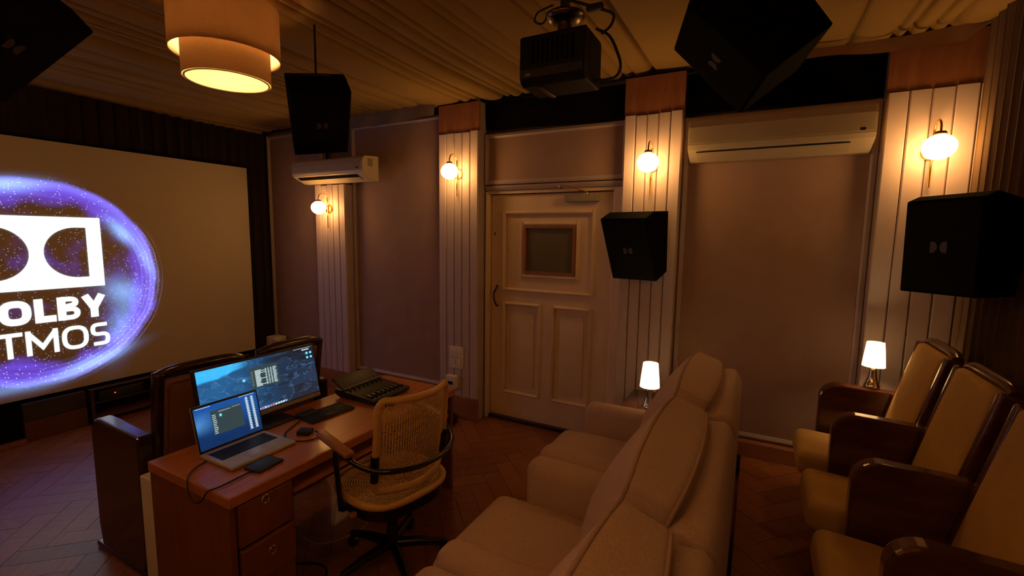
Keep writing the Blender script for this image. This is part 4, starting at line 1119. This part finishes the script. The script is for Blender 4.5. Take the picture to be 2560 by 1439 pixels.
mx = thing('mixing_console', 'black fader control surface with a raised screen hood on the desk', 'mixing console', (-1.98, 2.0, DZ))
def mp(u, v, h=0.0):       # u 0..1 from hood to front, v 0..1 left to right
    return Vector((-2.165 + .305 * u, 1.850 + .31 * v + .0 * u, DZ + .052 - .022 * u + h))
P = [(mp(0, 0).x, DZ + .025), (mp(0, 0).x, DZ + .052), (mp(1, 0).x - .01, DZ + .032), (mp(1, 0).x, DZ + .024), (mp(1, 0).x - .004, DZ + .010), (mp(.1, 0).x, DZ + .012)]
mo = part('body', MB().prism(P, 'y', 1.85, 2.16), 'black', mx)
part('foot', B(-2.15, 1.87, DZ + .001, -2.08, 1.90, DZ + .03), 'black', mx); part('foot', B(-2.15, 2.11, DZ + .001, -2.08, 2.14, DZ + .03), 'black', mx)
part('foot', B(-1.90, 1.87, DZ + .001, -1.88, 2.14, DZ + .014), 'rubber', mx)
mth = Matrix.Translation((-2.10, 2.005, DZ + .050)) @ Matrix.Rotation(math.radians(-58), 4, 'Y')
part('hood', MB().rbox((0, 0, .052), (.006, .155, .055), .005, 2, mtx=mth), 'black', mx, 'raised black display hood')
part('hood_strip', MB().box(.0062, -.145, .004, .0068, .145, .007, mtx=mth), 'greymetal', mx)
for k in range(8):
    v = .10 + .8 * k / 7
    q = mp(.80, v)
    f_ = part('fader_cap', MB().rbox((q.x, q.y, q.z + .007), (.013, .0062, .007), .002, 1), 'steel', mx, 'pale fader cap')
    a, b = mp(.46, v), mp(.92, v)
    part('fader_slot', MB().box(a.x, a.y - .0012, a.z - .002, b.x, a.y + .0012, b.z + .0125 - .010), 'grille', mx)
    q = mp(.30, v)
    part('knob', MB().cyl((q.x, q.y, q.z - .004), (q.x, q.y, q.z + .013), .0085, .007, 14), 'keys', mx)
    q = mp(.93, v)
    part('button', MB().rbox((q.x, q.y, q.z + .001), (.006, .006, .002), .0015, 1), 'greymetal', mx)

# ================================================================= CANE DESK CHAIR
ch = thing('cane_desk_chair', 'black tubular swivel chair with woven cane seat and back at the desk', 'chair', (-1.528, 1.632, FL), rot=(0, 0, math.radians(-11)))
# local frame: faces -x, seat centre at origin, floor at 0
SZ = .44
def cane_sheet(fn, nu, nv, hole=.34, th=.0):
    """woven sheet with octagonal holes: every cell is a ring of quads around an open hole"""
    m = MB(); vs = []; idx = {}
    def V(u, v):
        k = (round(u, 5), round(v, 5))
        if k not in idx: idx[k] = len(vs); vs.append(fn(u / nu, v / nv))
        return idx[k]
    fs = []
    for i in range(nu):
        for j in range(nv):
            b = [(0, 0), (.5, 0), (1, 0), (1, .5), (1, 1), (.5, 1), (0, 1), (0, .5)]
            h_ = hole * (.85 + .3 * ((i * 7 + j * 13) % 5) / 5)
            c = []
            for k in range(8):
                a = -3 * PI / 4 + k * PI / 4
                c.append((.5 + h_ * math.cos(a), .5 + h_ * math.sin(a)))
            B0 = [V(i + p, j + q) for p, q in b]; C0 = [V(i + p, j + q) for p, q in c]
            for k in range(8): fs.append((B0[k], B0[(k + 1) % 8], C0[(k + 1) % 8], C0[k]))
    m.add(vs, fs, False); return m
# seat outline: rounded D, flat front (-x) side, curved rear
def seat_r(a):    # superellipse radius
    e = 2.9
    c, s_ = abs(math.cos(a)), abs(math.sin(a))
    return 1 / ((c / .215) ** e + (s_ / .235) ** e) ** (1 / e)
def seat_pt(u, v, k=1.0):   # map square to outline
    X, Y = 2 * u - 1, 2 * v - 1
    r = max(abs(X), abs(Y)); a = math.atan2(Y, X)
    R_ = seat_r(a) * k
    return (R_ * r * math.cos(a), R_ * r * math.sin(a), SZ + .004 - .012 * (1 - r * r))
part('seat_cane', cane_sheet(lambda u, v: seat_pt(u, v, .94), 36, 38, .33), 'cane', ch, 'woven cane seat')
N = 56
part('seat_frame', MB().tube([(seat_r(2 * PI * k / N) * math.cos(2 * PI * k / N), seat_r(2 * PI * k / N) * math.sin(2 * PI * k / N), SZ) for k in range(N)], .0165, 12, True), 'bent', ch, 'honey bentwood seat rim')
part('seat_underframe', MB().prism([(.96 * seat_r(2 * PI * k / N) * math.cos(2 * PI * k / N), .96 * seat_r(2 * PI * k / N) * math.sin(2 * PI * k / N)) for k in range(N)], 'z', SZ - .075, SZ - .018), 'blacksteel', ch)
# backrest: curved in plan, tilted a little
def back_pt(u, v, dx=0.0):   # u across (-1..1), v up 0..1
    y = u * .195
    z = .50 + v * .43
    x = .225 + .055 * (v - .3) - .085 * (u * u) + .012 * math.sin(v * PI) + dx
    return Vector((x, y, z))
part('back_cane', cane_sheet(lambda u, v: back_pt((2 * u - 1) * .93, .05 + .90 * v, -.004), 34, 40, .33), 'cane', ch, 'woven cane back')
loop = []
for (p, q) in rrect(0, .5, 1.0, .5, .14, 6): loop.append((p, q))
LP = []
for i in range(len(loop)):
    a, b = loop[i - 1], loop[i]; n = max(1, int(math.hypot((b[0] - a[0]) * .2, (b[1] - a[1]) * .43) / .03))
    for k in range(n): LP.append(back_pt(a[0] + (b[0] - a[0]) * k / n, a[1] + (b[1] - a[1]) * k / n))
part('back_frame', MB().tube(LP, .0165, 12, True), 'bent', ch, 'honey bentwood back frame')
# black tube: arms, wrapping behind the back
half = [(-.02, .262, SZ - .05), (-.03, .266, .52), (-.038, .270, .62), (-.03, .274, .668), (.0, .277, .684), (.06, .276, .672), (.14, .254, .646), (.215, .203, .630), (.268, .10, .622)]
tube = [(a, -b, c) for a, b, c in half] + [(.281, 0, .620)] + half[::-1]
part('arm_tube', MB().tube(smooth_path(tube, 5), .0125, 10), 'blacksteel', ch, 'bent black steel tube')
for s in (-1, 1):
    part('arm_pad', MB().rbox((0, 0, 0), (.125, .024, .013), .010, 3, mtx=Matrix.Translation((-.03, s * .277, .706)) @ Matrix.Rotation(math.radians(7), 4, 'Y')), 'armwood', ch, 'wooden arm pad')
    part('back_clamp', MB().cyl((.150, s * .199, .560), (.160, s * .199, .680), .0185, None, 12), 'blacksteel', ch)
    part('tube_brace', MB().cyl((-.02, s * .262, SZ - .05), (.0, s * .16, SZ - .05), .011, None, 8), 'blacksteel', ch)
part('tilt_knob', MB().rbox((.05, -.245, SZ - .055), (.017, .02, .017), .0165, 3), 'armwood', ch)
part('mechanism', MB().rbox((0, 0, SZ - .10), (.11, .075, .03), .01, 2), 'blacksteel', ch)
part('gas_column', MB().cyl((0, 0, .13), (0, 0, SZ - .10), .016, None, 14), 'steel', ch)
part('column_sleeve', MB().cyl((0, 0, .075), (0, 0, .23), .030, .026, 16), 'blacksteel', ch)
for k in range(5):
    a = 2 * PI * k / 5 + math.radians(50)
    c, s_ = math.cos(a), math.sin(a)
    leg = part('star_leg', MB().tube([(.02 * c, .02 * s_, .10), (.15 * c, .15 * s_, .092), (.27 * c, .27 * s_, .070)], [.026, .022, .017], 8), 'blacksteel', ch)
    part('caster', MB().cyl((.262 * c - .016 * s_, .262 * s_ + .016 * c, .029), (.262 * c + .016 * s_, .262 * s_ - .016 * c, .029), .027, None, 16), 'black', leg)

# cables under the desk
fc = thing('floor_cable', 'thin grey cable trailing on the floor under the desk', 'cable', (-1.8, 1.5, FL))
part('wire', MB().tube(smooth_path([(-2.1, 1.30, -1.25), (-2.0, 1.38, -1.42), (-1.95, 1.45, -1.55), (-1.92, 1.55, FL + .008), (-1.85, 1.75, FL + .006), (-1.98, 1.95, FL + .006)], 6), .004, 8), 'greymetal', fc)
fd = thing('floor_power_lead', 'black power lead lying on the floor by the desk pedestal', 'cable', (-1.85, 1.35, FL))
part('wire', MB().tube(smooth_path([(-2.25, 1.28, FL + .006), (-2.0, 1.33, FL + .006), (-1.86, 1.42, FL + .006), (-1.76, 1.42, FL + .006), (-1.66, 1.30, FL + .006)], 6), .005, 8), 'rubber', fd)
